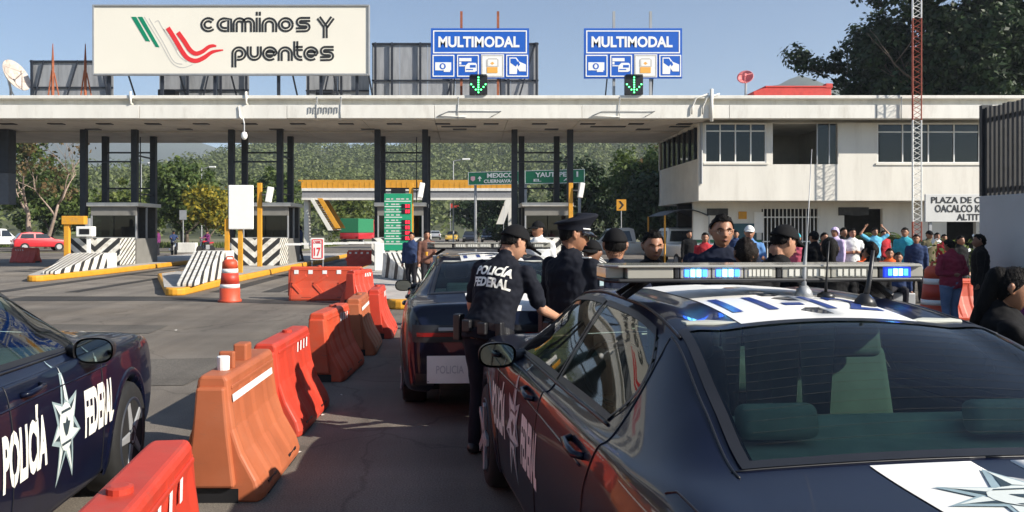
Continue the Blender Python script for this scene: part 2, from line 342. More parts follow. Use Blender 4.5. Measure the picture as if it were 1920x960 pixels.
h2 = hill('far_mountains', T2, 1500, 2500, 3600, (-3600, 3600), 160, 30, 'far_hill', amp=20, seed=9)
T3 = [(1100,420),(1340,230),(1420,172),(1450,158),(1480,152),(1520,160),(1580,185),(1750,260),(2100,400)]
h3 = hill('far_peak', T3, 850, 1450, 2000, (150, 1250), 60, 24, 'far_hill', amp=9, seed=3)
def leaf_quads(C, Rr, n, size, rng, up=.3, flat=1.0, shell=.55):
    # n leaves for each clump centre: diamond quads facing outward / upward with random tilt
    C = np.repeat(np.asarray(C, float), n, 0); Rr = np.repeat(np.asarray(Rr, float), n)
    d = rng.normal(size=C.shape); d /= np.linalg.norm(d, axis=1)[:, None]
    r = Rr*(shell+(1-shell)*rng.random(len(Rr)))
    P = C+d*r[:, None]*np.array([1, 1, flat])
    nn = d+rng.normal(size=d.shape)*.6+np.array([0, 0, up]); nn /= np.linalg.norm(nn, axis=1)[:, None]
    t = np.cross(nn, rng.normal(size=d.shape)); t /= np.linalg.norm(t, axis=1)[:, None]; b = np.cross(nn, t)
    s = (size*(.6+.8*rng.random(len(Rr))))[:, None]
    V = np.stack([P-t*s, P+b*s*.55+nn*s*.15, P+t*s, P-b*s*.55+nn*s*.15], 1).reshape(-1, 3)
    return V, np.arange(len(V)).reshape(-1, 4)
def forest(name, hz, xr, yr, n, rad, nleaf, size, seed, label):
    rng = np.random.default_rng(seed); xs = rng.uniform(*xr, n); ys = rng.uniform(*yr, n)
    vis = np.abs(xs/ys) < .75; xs = xs[vis]; ys = ys[vis]
    rr = rad*(.55+.9*rng.random(len(xs))); C = np.array([(x, y, hz(x, y)+r*.55) for x, y, r in zip(xs, ys, rr)])
    V, Q = leaf_quads(C, rr, nleaf, size, rng, up=.6, shell=.8)
    o = mesh_obj(name, np_mesh(name, V, Q), 'leaf_forest'); return tag(o, label, 'forest', kind='stuff')
forest('forest', h1, (-480, 420), (235, 590), 5600, 4.6, 84, .85, 1, 'dense green forest covering the hill behind the toll plaza')
forest('woodland', h0, (-260, 230), (150, 310), 1500, 3.2, 60, .62, 2, 'low green woodland on the rise at the foot of the hill')
# ---------------------------------------------------------------- trees
def tree(name, label, loc, h, spread, seed, leafm, nclump=70, nleaf=70, size=.22, trunk_r=.25, crown0=.35, flat=.8, barkm='bark', open_=0., group=None, clump=.9, lean=0., dense=1.):
    rng = np.random.default_rng(seed); rn = random.Random(seed); root = thing(name, label, 'tree', loc, group=group)
    tb = MB(); tips = []
    def limb(p, d, ln, r, depth):
        pts = [p]; q = p.copy(); dd = d.copy(); n = 4
        for i in range(n):
            dd = (dd+Vector((rn.uniform(-.25,.25), rn.uniform(-.25,.25), rn.uniform(-.05,.2)))).normalized(); q = q+dd*ln/n; pts.append(q.copy())
        tb.tube(pts, [r*(1-.6*i/n) for i in range(n+1)], n=6)
        if depth == 0: tips.append(q); tips.append(pts[3]); return
        for k in range(rn.choice((2, 3, 3))):
            a = rn.uniform(0, 2*PI); nd = (dd+Vector((math.cos(a), math.sin(a), rn.uniform(-.15,.4)))*rn.uniform(.6,1.)).normalized()
            limb(pts[rn.choice((3, 4))], nd, ln*rn.uniform(.6,.8), r*.42, depth-1)
    limb(Vector((0,0,-.1)), Vector((lean,0,1)).normalized(), h*crown0*1.15, trunk_r, 3)
    tb.build('trunk', barkm, root, smooth=True)
    # crown: clumps at limb tips plus an uneven ellipsoid fill
    cz = h*(crown0+1)/2; C = [] ; rr = []
    top = max(t.z for t in tips); sc = (h*.93)/max(top, .1)
    sxy = max(math.hypot(t.x, t.y) for t in tips)
    while len(C) < nclump:
        if rn.random() < open_ and tips:
            t = rn.choice(tips); p = Vector((t.x, t.y, t.z))+Vector((rn.gauss(0,.4), rn.gauss(0,.4), rn.gauss(0,.3)))
        else:
            a = rn.uniform(0, 2*PI); u = rn.uniform(-1, 1); rad = rn.random()**(1/2.2)
            bump = 1+.35*noise.noise(Vector((math.cos(a)*1.7, math.sin(a)*1.7, u*2+seed)))
            p = Vector((math.cos(a)*math.sqrt(1-u*u)*spread*rad*bump+lean*cz, math.sin(a)*math.sqrt(1-u*u)*spread*rad*bump, cz+u*(h-h*crown0)/2*rad*bump))
        C.append(p); rr.append(clump*(.6+.8*rn.random()))
    V, Q = leaf_quads(C, rr, nleaf, size, rng, flat=flat, shell=.35)
    mesh_obj('crown', np_mesh('crown', V, Q), leafm, root); return root
# big dark tree behind the office building (two overlapping trees)
tree('big_tree', 'huge dark tree towering behind the white office building', (31.5,50,0), 20.5, 6.6, 11, 'leaf_dark', nclump=340, nleaf=120, size=.19, trunk_r=.5, crown0=.28, clump=1.05)
tree('big_tree', 'dark tree with airy outer branches, left part of the tree mass behind the mast', (29.0,56,0), 15.2, 4.6, 15, 'leaf_dark', nclump=150, nleaf=90, size=.18, trunk_r=.4, crown0=.4, clump=.85, open_=.3)
tree('big_tree', 'broad dark tree at the right edge behind the fence', (39.0,54,0), 20.0, 6.0, 13, 'leaf_dark', nclump=220, nleaf=90, size=.22, trunk_r=.5, crown0=.2, clump=1.1)
# left trees
TL = [('tree','pale-branched open tree at the far left beside the canopy', (-40.5,74,0), 12.5, 4.0, 21, 'leaf_mid', 46, 40, .22, .30, .30, 'pale_bark', .75),
 ('tree','leafy tree with pinkish pods left of the first toll booth', (-37.0,70,0), 9.6, 3.0, 22, 'leaf_rust', 26, 34, .20, .22, .4, 'pale_bark', .6),
 ('tree','thick green tree behind the red car', (-43,82,0), 8.0, 4.6, 23, 'leaf_mid', 110, 60, .24, .3, .18, 'bark', .1),
 ('tree','low bushy tree left of the first booth columns', (-36,84,0), 6.5, 3.4, 24, 'leaf_light', 70, 60, .22, .2, .12, 'bark', 0),
 ('tree','tall green tree behind the first toll booth', (-33.0,92,0), 9.5, 3.6, 25, 'leaf_mid', 100, 60, .24, .3, .2, 'bark', .1),
 ('tree','round dark green tree between the first and second booths', (-27.6,78,0), 8.2, 3.1, 26, 'leaf_mid', 120, 62, .22, .3, .16, 'bark', 0),
 ('tree','yellow-flowering tree beside the white notice board', (-23.3,72,0), 6.2, 2.1, 27, 'leaf_yellow', 44, 46, .20, .2, .2, 'bark', .35),
 ('tree','green tree seen between the columns of the second booth', (-22.0,88,0), 8.0, 3.4, 28, 'leaf_mid', 90, 60, .22, .3, .2, 'bark', 0),
 ('tree','light green tree behind the footbridge stairs', (-16.5,104,0), 7.5, 3.6, 29, 'leaf_light', 80, 55, .24, .3, .15, 'bark', 0),
 ('tree','dark tree under the footbridge beside the far road', (1.2,112,0), 7.6, 3.5, 30, 'leaf_dark', 90, 55, .25, .3, .12, 'bark', 0),
 ('tree','dark tree beyond the fourth toll booth', (4.6,88,0), 6.4, 3.0, 31, 'leaf_dark', 90, 55, .22, .3, .1, 'bark', 0),
 ('tree','tall bushy tree with rusty tips left of the office building', (14.6,66,0), 8.3, 3.3, 32, 'leaf_mid', 150, 66, .20, .3, .10, 'bark', 0),
 ('tree','dark spreading tree behind the yellow curve sign', (11.0,76,0), 8.6, 3.2, 33, 'leaf_dark', 140, 62, .22, .3, .10, 'bark', 0),
 ('tree','shadowy low tree against the left side of the building', (13.6,58,0), 6.0, 2.5, 34, 'leaf_dark', 100, 60, .18, .25, .06, 'bark', 0),
 ('tree','small reddish-leaved tree top beside the building corner', (17.2,72,0), 9.0, 2.4, 35, 'leaf_rust', 50, 50, .2, .25, .3, 'bark', .2)]
for (nm, lb, loc, h, sp, sd, lm, nc, nl, sz, tr, c0, bk, op) in TL:
    tree(nm, lb, loc, h, sp, sd, lm, nclump=nc, nleaf=nl, size=sz, trunk_r=tr, crown0=c0, barkm=bk, open_=op, group='trees beyond the toll plaza')
# grass along the verge
rng = np.random.default_rng(77); n = 9000
xs = rng.uniform(-62, -14, n); ys = rng.uniform(59, 74, n); ys += np.where(xs < -30, 16, 14)
V = np.zeros((n*3, 3)); a = rng.uniform(0, 6.28, n); hh = rng.uniform(.15, .5, n)
V[0::3] = np.stack([xs-.06*np.cos(a), ys-.06*np.sin(a), np.zeros(n)-.03], 1); V[1::3] = np.stack([xs+.06*np.cos(a), ys+.06*np.sin(a), np.zeros(n)-.03], 1); V[2::3] = np.stack([xs+rng.normal(0,.08,n), ys, hh], 1)
tag(mesh_obj('verge_grass', np_mesh('verge_grass', V, np.arange(n*3).reshape(-1, 3)), 'leaf_light'), 'rough grass along the verge beyond the toll lanes', 'grass', kind='stuff')
# roadside trees behind the viewer, mirrored in the cars' glass and paint
for i, (x, y) in enumerate(((-16,-30),(-7,-36),(2,-44),(-26,-24),(-30,-8))):
    tree('tree', ('roadside tree behind the viewer, '+('second from the road','third from the road','nearest the road','fourth from the road','furthest to the left')[i]), (x, y, 0), 9.5+i, 4.2, 40+i, 'leaf_mid', nclump=70, nleaf=50, size=.32, trunk_r=.3, crown0=.25, clump=1.2, group='trees behind the viewer')
# ---------------------------------------------------------------- toll canopy
CF, CB = 32.0, 40.4                                     # canopy front and back
cx0, cx1 = -25.0, 22.3
can = thing('toll_canopy', 'long flat white canopy roof spanning the toll lanes', 'canopy', (0, CF, 0))
b = MB(); b.bb(cx0, cx1, .42, CB-CF, 6.32, 6.96); b.build('roof_slab', 'white_paint', can)
b = MB(); b.bb(cx0, cx1, -.02, .5, 6.93, 7.06); b.build('parapet_cap', 'white_paint', can, bevel=.015)
b = MB(); b.prism([(.30,6.68),(.42,6.68),(.42,6.93),(.30,6.93)], cx0, cx1, 'x'); b.build('gutter_band', 'white_paint', can)
x = cx0                                                   # fascia boards butted end to end
k = 0; fr = random.Random(3)
while x < cx1-.1:
    w = min(5.9, cx1-x); b = MB(); dy = fr.uniform(-.008,.008); b.bb(x+.008, x+w-.008, dy, .415, 6.14+fr.uniform(-.006,.006), 6.679); b.build('fascia_board', 'white_paint', can, bevel=.01); x += w; k += 1
x = cx0
while x < 9.6:                                            # soffit panels
    w = min(2.95, 9.6-x); b = MB(); b.bb(x+.012, x+w-.012, .42, 4.0, 6.12, 6.315); b.build('soffit_panel', 'soffit', can)
    b = MB(); b.bb(x+.012, x+w-.012, 4.03, 8.38, 6.06, 6.315); b.build('soffit_panel', 'soffit', can); x += w
for i in range(17):                                       # recessed luminaires
    xx = -19.6+i*2.02
    if xx < 9.2:
        b = MB(); b.bb(xx, xx+.62, 1.3, 1.62, 6.085, 6.125); b.build('luminaire', 'black_plastic', can, bevel=.01)
        if i % 2: b = MB(); b.bb(xx+.7, xx+1.3, 3.1, 3.45, 6.085, 6.125); b.build('luminaire', 'black_plastic', can, bevel=.01)
for xx in (-1.2, 5.2, 8.6):
    b = MB(); b.bb(xx, xx+1.5, 2.2, 2.5, 6.09, 6.125); b.build('vent_grille', 'black_plastic', can)
def conduit_or_shadow(pts, r=.03, m='white_paint'):  # also draws the tubes that stand in for shadow lines
    t = MB(); t.tube(pts, r, 6); return t.build('conduit_or_shadow', m, can, smooth=True)
for xp in (655, 1232):                                     # short conduits over the parapet
    xx = wx(xp/2.667, 32)
    conduit_or_shadow([(xx,-.05,7.2),(xx,-.05,6.75),(xx,.28,6.7)], .05)
conduit_or_shadow([(wx(448,32),-.03,6.62),(wx(450,32),-.04,6.2),(wx(457,32),-.06,6.06)], .03)
for (xp, dx) in ((1325, 0), (1305, .2)):
    xx = wx(xp, 32); conduit_or_shadow([(xx+.5,-.04,7.12),(xx,-.04,6.95),(xx-.16,-.05,6.6),(xx-.18,-.05,6.3)], .035)
xx = wx(1333, 32); conduit_or_shadow([(xx,-.08,7.3),(xx,-.08,6.0)], .07)
for xp in (595, 640, 860, 1162, 1690):
    xx = wx(xp, 32); conduit_or_shadow([(xx,-.03,7.0),(xx-.03,-.035,6.4),(xx-.02,-.03,6.05)], .018, 'grey_metal')
for xp in (832, 1120):                                     # thin tubes drawn in place of the arrow signals' shadow lines
    x0 = wx(xp, 32); conduit_or_shadow([(x0-.25,-.03,6.22),(x0+.2,-.03,6.42),(x0+2.3,-.03,6.42),(x0+1.9,-.03,6.2)], .016, 'grey_metal'); conduit_or_shadow([(x0-.25,-.03,6.22),(x0+.9,-.03,6.21)], .02)
for q in range(6):                                         # bent tubes standing in for a faint shadow of letters
    xx = wx(578, 32)+q*.21; t = MB(); t.tube([(xx,-.025,6.32),(xx+.02,-.03,6.58),(xx+.13,-.03,6.56),(xx+.12,-.03,6.36)], .017, 5); t.build('bracket_or_shadow', 'grey_metal', can)
# columns (front row and back row) and their ties
FR, BK = 35.5-CF, 37.6-CF
COLS = [(-17.1,FR),(-14.84,FR),(-17.1,BK),(-14.84,BK),(-10.55,FR),(-8.40,FR),(-10.55,BK),(-8.40,BK),(-4.07,FR),(-1.96,FR),(-4.07,BK),(-1.96,BK),(2.0,FR),(4.47,FR),(2.45,BK),(4.1,BK)]
for (x, y) in COLS:
    b = MB(); w = .13 if x > -20 else .6; top = 6.12 if y < 4 else 6.06
    b.bb(x-w, x+w, y-.13, y+.13, .12, top); b.build('column', 'dark_steel', can, bevel=.012)
for xa, xb in ((-17.1,-14.84),(-10.55,-8.40),(-4.07,-1.96),(2.0,4.47)):
    for z, y in ((5.3,BK),(4.7,FR),(3.62,BK)):
        b = MB(); b.bb(xa+.13, xb-.13, y-.04, y+.04, z-.035, z+.035); b.build('tie_bar', 'dark_steel', can)
    for z in (5.0, 3.3):
        b = MB(); b.bb(xb-.035, xb+.035, FR+.13, BK-.13, z-.03, z+.03); b.build('tie_bar', 'dark_steel', can)
    t = MB(); t.tube([(xb-.5,BK-.3,6.0),(xb-.5,BK-.3,2.9)], .025, 6); t.build('conduit_or_shadow', 'dark_steel', can)
b = MB(); b.bb(-21.5, -20.28, FR-.3, FR+.3, 4.2, 6.11); b.build('end_panel', 'dark_steel', can, bevel=.01); b = MB(); b.bb(-21.5, -20.28, FR-.3, FR+.3, 2.8, 4.19); b.build('end_panel', mat('panel_slate', (.10,.11,.13), .6, var=.1), can, bevel=.01)
# hanging lamp under the fascia
hl = thing('hanging_lamp', 'white globe lamp hanging from the canopy fascia', 'lamp', (wx(459,32), CF-.08, 5.42))
b = MB(); b.tube([(0,0,.16),(0,0,.5),(-.05,.02,.72)], .03, 6); b.build('stem', 'grey_metal', hl)
b = MB(); b.lathe([(.02,.17),(.09,.15),(.125,.05),(.12,-.05),(.07,-.13),(.0,-.15)], 16); b.build('globe', 'sign_white', hl, smooth=True)
# ---------------------------------------------------------------- office building
BF = 33.0; bx0, bx1 = 9.46, 30.0
ob = thing('office_building', 'two-storey white toll office with overhanging upper floor', 'building', (0, BF, 0))
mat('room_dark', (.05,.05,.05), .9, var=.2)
mat('curtain', (.62,.62,.58), .9, var=.15, scale=3, stretch=(9,1,.2))
mat('frame_white', (.80,.79,.75), .5, var=.03)
zf, zt = wz(376, BF), 6.1
WN = [(wx(1322,BF), wx(1437,BF), wz(305,BF), wz(231,BF)), (wx(1449,BF), wx(1571,BF), wz(308,BF), wz(231,BF)), (wx(1645,BF), wx(1838,BF), wz(306,BF), wz(231,BF))]
xe = [bx0]+[v for w in WN for v in w[:2]]+[bx1]
def wallp(x0, x1, z0, z1, y0=0, y1=.2, m='white_wall', nm='wall'):
    b = MB(); b.bb(x0, x1, y0, y1, z0, z1); return b.build(nm, m, ob)
for i in range(0, len(xe), 2): wallp(xe[i], xe[i+1], zf, zt)
for (a, c, z0, z1) in WN:
    wallp(a, c, zf, z0)
    if z1 < zt-.02: wallp(a, c, z1, zt)
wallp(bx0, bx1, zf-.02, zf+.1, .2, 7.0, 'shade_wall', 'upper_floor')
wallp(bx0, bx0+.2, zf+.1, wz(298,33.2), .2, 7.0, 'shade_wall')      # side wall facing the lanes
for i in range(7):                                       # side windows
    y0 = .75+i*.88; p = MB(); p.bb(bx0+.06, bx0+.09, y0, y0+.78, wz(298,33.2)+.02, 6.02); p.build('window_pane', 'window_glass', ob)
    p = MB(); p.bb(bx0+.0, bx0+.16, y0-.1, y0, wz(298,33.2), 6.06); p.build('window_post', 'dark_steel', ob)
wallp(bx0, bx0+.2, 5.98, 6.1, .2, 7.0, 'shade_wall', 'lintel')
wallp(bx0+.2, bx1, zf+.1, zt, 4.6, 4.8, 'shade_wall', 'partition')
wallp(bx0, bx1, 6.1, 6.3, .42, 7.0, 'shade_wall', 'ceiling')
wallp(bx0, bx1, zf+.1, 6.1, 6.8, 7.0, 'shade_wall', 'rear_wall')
def window(x0, x1, z0, z1, nx, tz, name='window', gm='window_glass', sill=True):
    w = MB(); f = .05
    w.bb(x0, x1, .02, .12, z0, z0+f); w.bb(x0, x1, .02, .12, z1-f, z1); w.bb(x0, x0+f, .02, .12, z0+f, z1-f); w.bb(x1-f, x1, .02, .12, z0+f, z1-f)
    for i in range(1, nx): xm = x0+(x1-x0)*i/nx; w.bb(xm-f/2, xm+f/2, .03, .11, z0+f, z1-f)
    if tz: w.bb(x0+f, x1-f, .035, .105, tz-f/2, tz+f/2)
    fo = w.build('window_frame', 'frame_white', ob)
    for i in range(nx):
        a = x0+(x1-x0)*i/nx; c = x0+(x1-x0)*(i+1)/nx
        for (q0, q1) in (((z0, tz), (tz, z1)) if tz else ((z0, z1),)):
            p = MB(); p.bb(a+.01, c-.01, .065, .075, q0+.01, q1-.01); p.build('pane', gm, fo)
    if sill: s = MB(); s.bb(x0-.08, x1+.08, -.05, .02, z0-.08, z0); s.build('window_sill', 'white_wall', fo)
window(*WN[0], 4, WN[0][3]-.32); window(*WN[2], 4, WN[2][3]-.36)
# middle opening stands open: frame at its right end and dark room
p = MB(); p.bb(WN[1][1]-.85, WN[1][1]-.8, .06, .11, WN[1][2], WN[1][3]); p.bb(WN[1][1]-.35, WN[1][1]-.3, .06, .11, WN[1][2], WN[1][3]); p.build('window_frame', 'grey_metal', ob)
p = MB(); p.bb(WN[1][1]-.8, WN[1][1]-.05, .08, .09, WN[1][2]+.02, WN[1][3]-.02); p.build('pane', 'window_glass', ob)
for i in range(5):                                       # curtains and things behind the panes
    p = MB(); x0 = WN[0][0]+.1+i*.27; p.bb(x0, x0+.17, .55+.05*(i % 2), .58+.05*(i % 2), zf+.9, 5.6); p.build('curtain', 'curtain', ob)
p = MB(); p.bb(WN[0][1]-1.0, WN[0][1]-.2, .35, .4, WN[0][2]+.02, WN[0][2]+1.15); p.build('blind', 'curtain', ob)
wallp(WN[0][1]+.1, WN[0][1]+.2, zf+.1, 6.1, .25, 4.6, 'shade_wall', 'partition'); wallp(WN[1][1]+.3, WN[1][1]+.4, zf+.1, 6.1, .25, 4.6, 'shade_wall', 'partition')
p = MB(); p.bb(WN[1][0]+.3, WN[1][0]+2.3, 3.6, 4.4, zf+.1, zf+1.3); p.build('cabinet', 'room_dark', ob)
# slender grey downpipe at the corner
t = MB(); t.tube([(bx0+.1,-.06,6.1),(bx0+.1,-.06,wz(345,33))], .05, 6); t.build('downpipe', 'grey_metal', ob)
# ground floor, set back
gy = 1.6
DO = [(wx(1428,BF+gy), wx(1535,BF+gy)), (wx(1583,BF+gy), wx(1655,BF+gy)), (wx(1775,BF+gy), wx(1830,BF+gy))]
xe = [wx(1300,BF+gy)]+[v for w in DO for v in w]+[bx1]
for i in range(0, len(xe), 2): wallp(xe[i], xe[i+1], 0, zf-.02, gy, gy+.2, 'white_wall')
for (a, c) in DO: wallp(a, c, zf-.3, zf-.02, gy, gy+.2, 'white_wall')
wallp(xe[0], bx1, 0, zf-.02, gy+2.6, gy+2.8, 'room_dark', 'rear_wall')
mat('green_trim', (.02,.14,.06), .6, var=.1)
for i in range(0, len(xe), 2):
    if xe[i+1]-xe[i] > .5: wallp(xe[i]+.01, xe[i+1]-.01, 1.12, 1.25, gy-.02, gy, 'green_trim', 'dado_stripe')
# barred gate
gt = MB(); a, c = DO[0]
for k in range(15):
    xx = a+.06+(c-a-.12)*k/14; q = MB(); q.tube([(xx,gy-.06,.05),(xx,gy-.06,zf-.3)], .022, 6); q.build('gate_bar', 'frame_white', ob)
for z in (.25, 1.15, 2.2): q = MB(); q.bb(a, c, gy-.1, gy-.075, z, z+.05); q.build('gate_rail', 'frame_white', ob)
for (xp, w, z, h, m) in ((1392,.35,2.15,.32,'yellow_paint'),(1422,.4,1.55,.9,'frame_white'),(1600,1.3,2.3,.35,'black_paint'),(1345,.9,2.3,.3,'black_paint')):
    q = MB(); x0 = wx(xp,BF+gy)-w/2; q.bb(x0, x0+w, gy-.05, gy-.003, z, z+h); q.build('wall_plate', m, ob, bevel=.006)
q = MB(); q.bb(wx(1375,BF+gy), wx(1418,BF+gy), gy-.04, gy-.003, 1.0, 1.95); q.build('notice_board', mat('teal_board', (.02,.08,.10), .5), ob)
# lean-to shelter and parked pickup left of the building come later
# roof furniture: red tank, pink dish
rt = thing('roof_tank', 'long red water tank box on the office roof', 'tank', (wx(1478,36), 36, 6.96))
q = MB(); q.prism([(-1.8,0),(1.68,0),(1.68,1.05),(-1.2,1.05),(-1.8,.84)], -.6, .6, 'y'); q.build('tank_body', 'red_paint', rt, bevel=.04)
q = MB(); q.bb(1.42,1.72,-.62,-.3,.98,1.2); q.build('tank_lid', 'red_paint', rt, bevel=.02)
q = MB(); q.bb(-1.25,1.72,-.63,.63,1.03,1.09); q.build('rim', 'red_paint', rt)
def dish(name, label, loc, r, tilt, rz, m, h):
    d = thing(name, label, 'satellite dish', loc, rz)
    T = Matrix.Translation((0,0,h)) @ Matrix.Rotation(tilt, 4, 'X')
    b = MB(); g = [[(rr*math.cos(t), rr*math.sin(t), (rr*rr)/(r*2.2)) for t in [2*PI*k/24 for k in range(24)]] for rr in [r*.02, r*.25, r*.5, r*.75, r]]; b.grid(g, closed_v=True, T=T); b.build('reflector', m, d, smooth=True, solid=.02)
    b = MB(); f = T @ Vector((0,0,r*.85)); [b.tube([T @ Vector((r*.95*math.cos(t), r*.95*math.sin(t), r*.42)), f], .02, 5) for t in (0.5, 2.6, 4.7)]; b.lathe([(.05,-.06),(.06,.06)], 8, f); b.build('feed', m, d)
    b = MB(); b.tube([(0,0,0),(0,0,h*.6),(0,.12,h)], .05, 8); b.tube([(-.3,-.2,0),(0,0,h*.6)], .025, 5); b.tube([(.3,-.2,0),(0,0,h*.6)], .025, 5); b.build('mount', 'grey_metal', d); return d
mat('dish_pink', (.75,.22,.22), .6, var=.1); mat('dish_rusty', (.50,.44,.39), .7, var=.15, dirt=1., dcol=(.22,.10,.055), dscale=4)
dish('satellite_dish', 'small pink satellite dish on the office roof', (wx(1398,36), 36, 6.96), .36, R(62), R(-25), 'dish_pink', 1.5)
dish('satellite_dish', 'rusty white satellite dish at the left end of the canopy roof', (wx(20,34), 34, 6.96), .72, R(66), R(78), 'dish_rusty', 1.15)
# ---------------------------------------------------------------- lattice mast
mh = 14.0; mast = thing('lattice_mast', 'red and white lattice radio mast in front of the office', 'mast', (wx(1715,31.6), 31.6, 0))
mw = .17
for (sx, sy) in ((-1,-1),(1,-1),(0,1)):
    for k in range(7):
        t = MB(); t.tube([(sx*mw, sy*mw, k*2.0+.004),(sx*mw, sy*mw, k*2.0+1.996)], .024, 6); t.build('mast_leg', 'mast_red' if k in (0,3,4) else 'sign_white', mast)
zz = 0; k = 0
P3 = [(-mw,-mw),(mw,-mw),(0,mw)]
for k in range(7):
    t = MB()
    for j in range(10):
        z0 = k*2+j*.2
        for e in range(3):
            a = P3[e]; c = P3[(e+1) % 3]
            if j % 2: a, c = c, a
            t.tube([(a[0],a[1],z0),(c[0],c[1],z0+.2)], .011, 4, cap=False)
    t.build('lattice', 'mast_red' if k in (0,3,4) else 'sign_white', mast)
b = MB(); b.bb(-.35,.35,-.35,.35,-.02,.12); b.build('base', 'concrete', mast)
# ---------------------------------------------------------------- right boundary wall with slatted fence
bw = thing('boundary_wall', 'grey plastered wall with a dark slatted fence on top', 'wall', (8.96, 14.06, 0))
b = MB(); b.bb(0, .22, -9.0, 0, 0, wz(368,14.06)); b.build('wall', 'grey_wall', bw, bevel=.01)
z0, z1 = wz(368,14.06), wz(203,14.06)
mat('fence_dark', (.035,.036,.038), .55, var=.25)
for k in range(30):
    b = MB(); y = -.06-k*.115; b.bb(.06, .14, y-.062, y, z0+.005, z1+.01*math.sin(k*1.7)); b.build('slat', 'fence_dark', bw)
for z in (z0+.12, z1-.2): b = MB(); b.bb(.145,.185,-3.6,0,z,z+.06); b.build('rail', 'fence_dark', bw)
b = MB(); b.bb(.02,.2,-.05,.03,z0+.004,z1+.05); b.build('post', 'fence_dark', bw)
# grey plaza sign behind the wall
ps = thing('plaza_sign', 'grey sign reading PLAZA DE C and OACALCO, half hidden by the wall', 'sign', (wx(1735,24), 24, 0))
sw, sz0, sz1 = 3.4, wz(416,24), wz(364,24)
mat('sign_grey', (.60,.60,.58), .6, var=.06, scale=2)
b = MB(); b.bb(0, sw, 0, .06, sz0, sz1); b.build('panel', 'sign_grey', ps, bevel=.01)
for xx in (.2, sw-.2): b = MB(); b.bb(xx-.04, xx+.04, .07, .14, 0, sz1-.1); b.build('post', 'grey_metal', ps)
def px_text(parent, s, x0, x1, y0, y1, d, m, ox, oy=-.006, **k):
    return text('lettering', s, m, parent, (wx((x0+x1)/2, d)-ox[0], oy, wz((y0+y1)/2, d)-ox[1]), w=wx(x1, d)-wx(x0, d), h=(y1-y0)*d/F, **k)
O = (wx(1735,24), 0)
px_text(ps, 'PLAZA DE C', 1746, 1838, 369, 381, 24, 'ink', O); px_text(ps, 'OACALCO K', 1753, 1838, 384, 398, 24, 'ink', O); px_text(ps, 'ALTIT', 1794, 1836, 401, 413, 24, 'ink', O)
# ---------------------------------------------------------------- big sign: caminos y puentes
SD = 32.6
bs = thing('billboard_sign', 'big cream rooftop sign reading caminos y puentes with striped logo', 'sign', (wx(433,SD), SD, 7.06))
O = (wx(433,SD), 7.06)
X = lambda x: wx(x, SD)-O[0]; Z = lambda y: wz(y, SD)-O[1]; SS = SD/F
b = MB(); b.bb(X(177), X(690), 0, .14, Z(138), Z(12)); b.build('panel', 'sign_cream', bs)
for (x0, x1, y0, y1) in ((174,177,9,141),(690,693,9,141),(177,690,9,12),(177,690,138,141)):
    b = MB(); b.bb(X(x0), X(x1), -.05, .16, Z(y1), Z(y0)); b.build('frame', 'grey_metal', bs, bevel=.008)
for xp in (200, 300, 400, 520, 600, 668):
    b = MB(); b.bb(X(xp)-.06, X(xp)+.06, .17, .29, 0, Z(15)); b.build('post', 'dark_steel', bs)
    b = MB(); b.tube([(X(xp)+.1,.23,Z(40)),(X(xp)+.5,1.9,0)], .04, 5); b.build('brace', 'dark_steel', bs)
def cp(pts): return [(X(220+x/7.386), Z(10+y/7.386)) for x, y in pts]
def catm(P, n=8):
    P = [Vector(p) for p in P]; out = []
    for i in range(len(P)-1):
        p0, p1, p2, p3 = P[max(i-1,0)], P[i], P[i+1], P[min(i+2,len(P)-1)]
        for k in range(n):
            t = k/n; out.append(.5*((2*p1)+(-p0+p2)*t+(2*p0-5*p1+4*p2-p3)*t*t+(-p0+3*p1-3*p2+p3)*t**3))
    return out+[P[-1]]
for poly in ([(195,160),(262,160),(455,500),(395,495)], [(285,160),(348,160),(585,580),(535,575)]):
    b = MB(); b.prism(cp(poly), -.012, 0, 'y'); b.build('logo_stripe', 'logo_green', bs)
for pts, wd_ in (([(700,310),(800,470),(900,640),(980,735),(1090,768),(1200,725),(1320,645),(1468,618)], [62,62,62,60,60,60,45,14]), ([(840,375),(930,500),(1010,620),(1090,668),(1180,640),(1260,580),(1320,560),(1372,565)], [62,62,62,60,55,50,45,20])):
    c = catm(cp(pts)); n = len(c); w = [np.interp(i/(n-1)*(len(wd_)-1), range(len(wd_)), wd_)/7.386*SS for i in range(n)]
    b = MB(); b.ribbon(c, w, -.012, th=.012); b.build('logo_stripe', 'logo_red', bs)
for pts in ([(375,160),(600,525),(740,770),(830,845),(930,860),(1040,822)], [(440,180),(640,520),(780,770),(900,815)], [(520,235),(570,215),(620,300),(760,530),(860,700),(960,780)], [(640,330),(720,440),(830,620)]):
    b = MB(); b.ribbon(catm(cp(pts)), .035, -.006, th=.006); b.build('logo_outline', 'grey_line', bs)
def arc(cx, cy, r, a0, a1, n=14): return [(cx+r*math.cos(R(a0+(a1-a0)*i/n)), cy+r*math.sin(R(a0+(a1-a0)*i/n))) for i in range(n+1)]
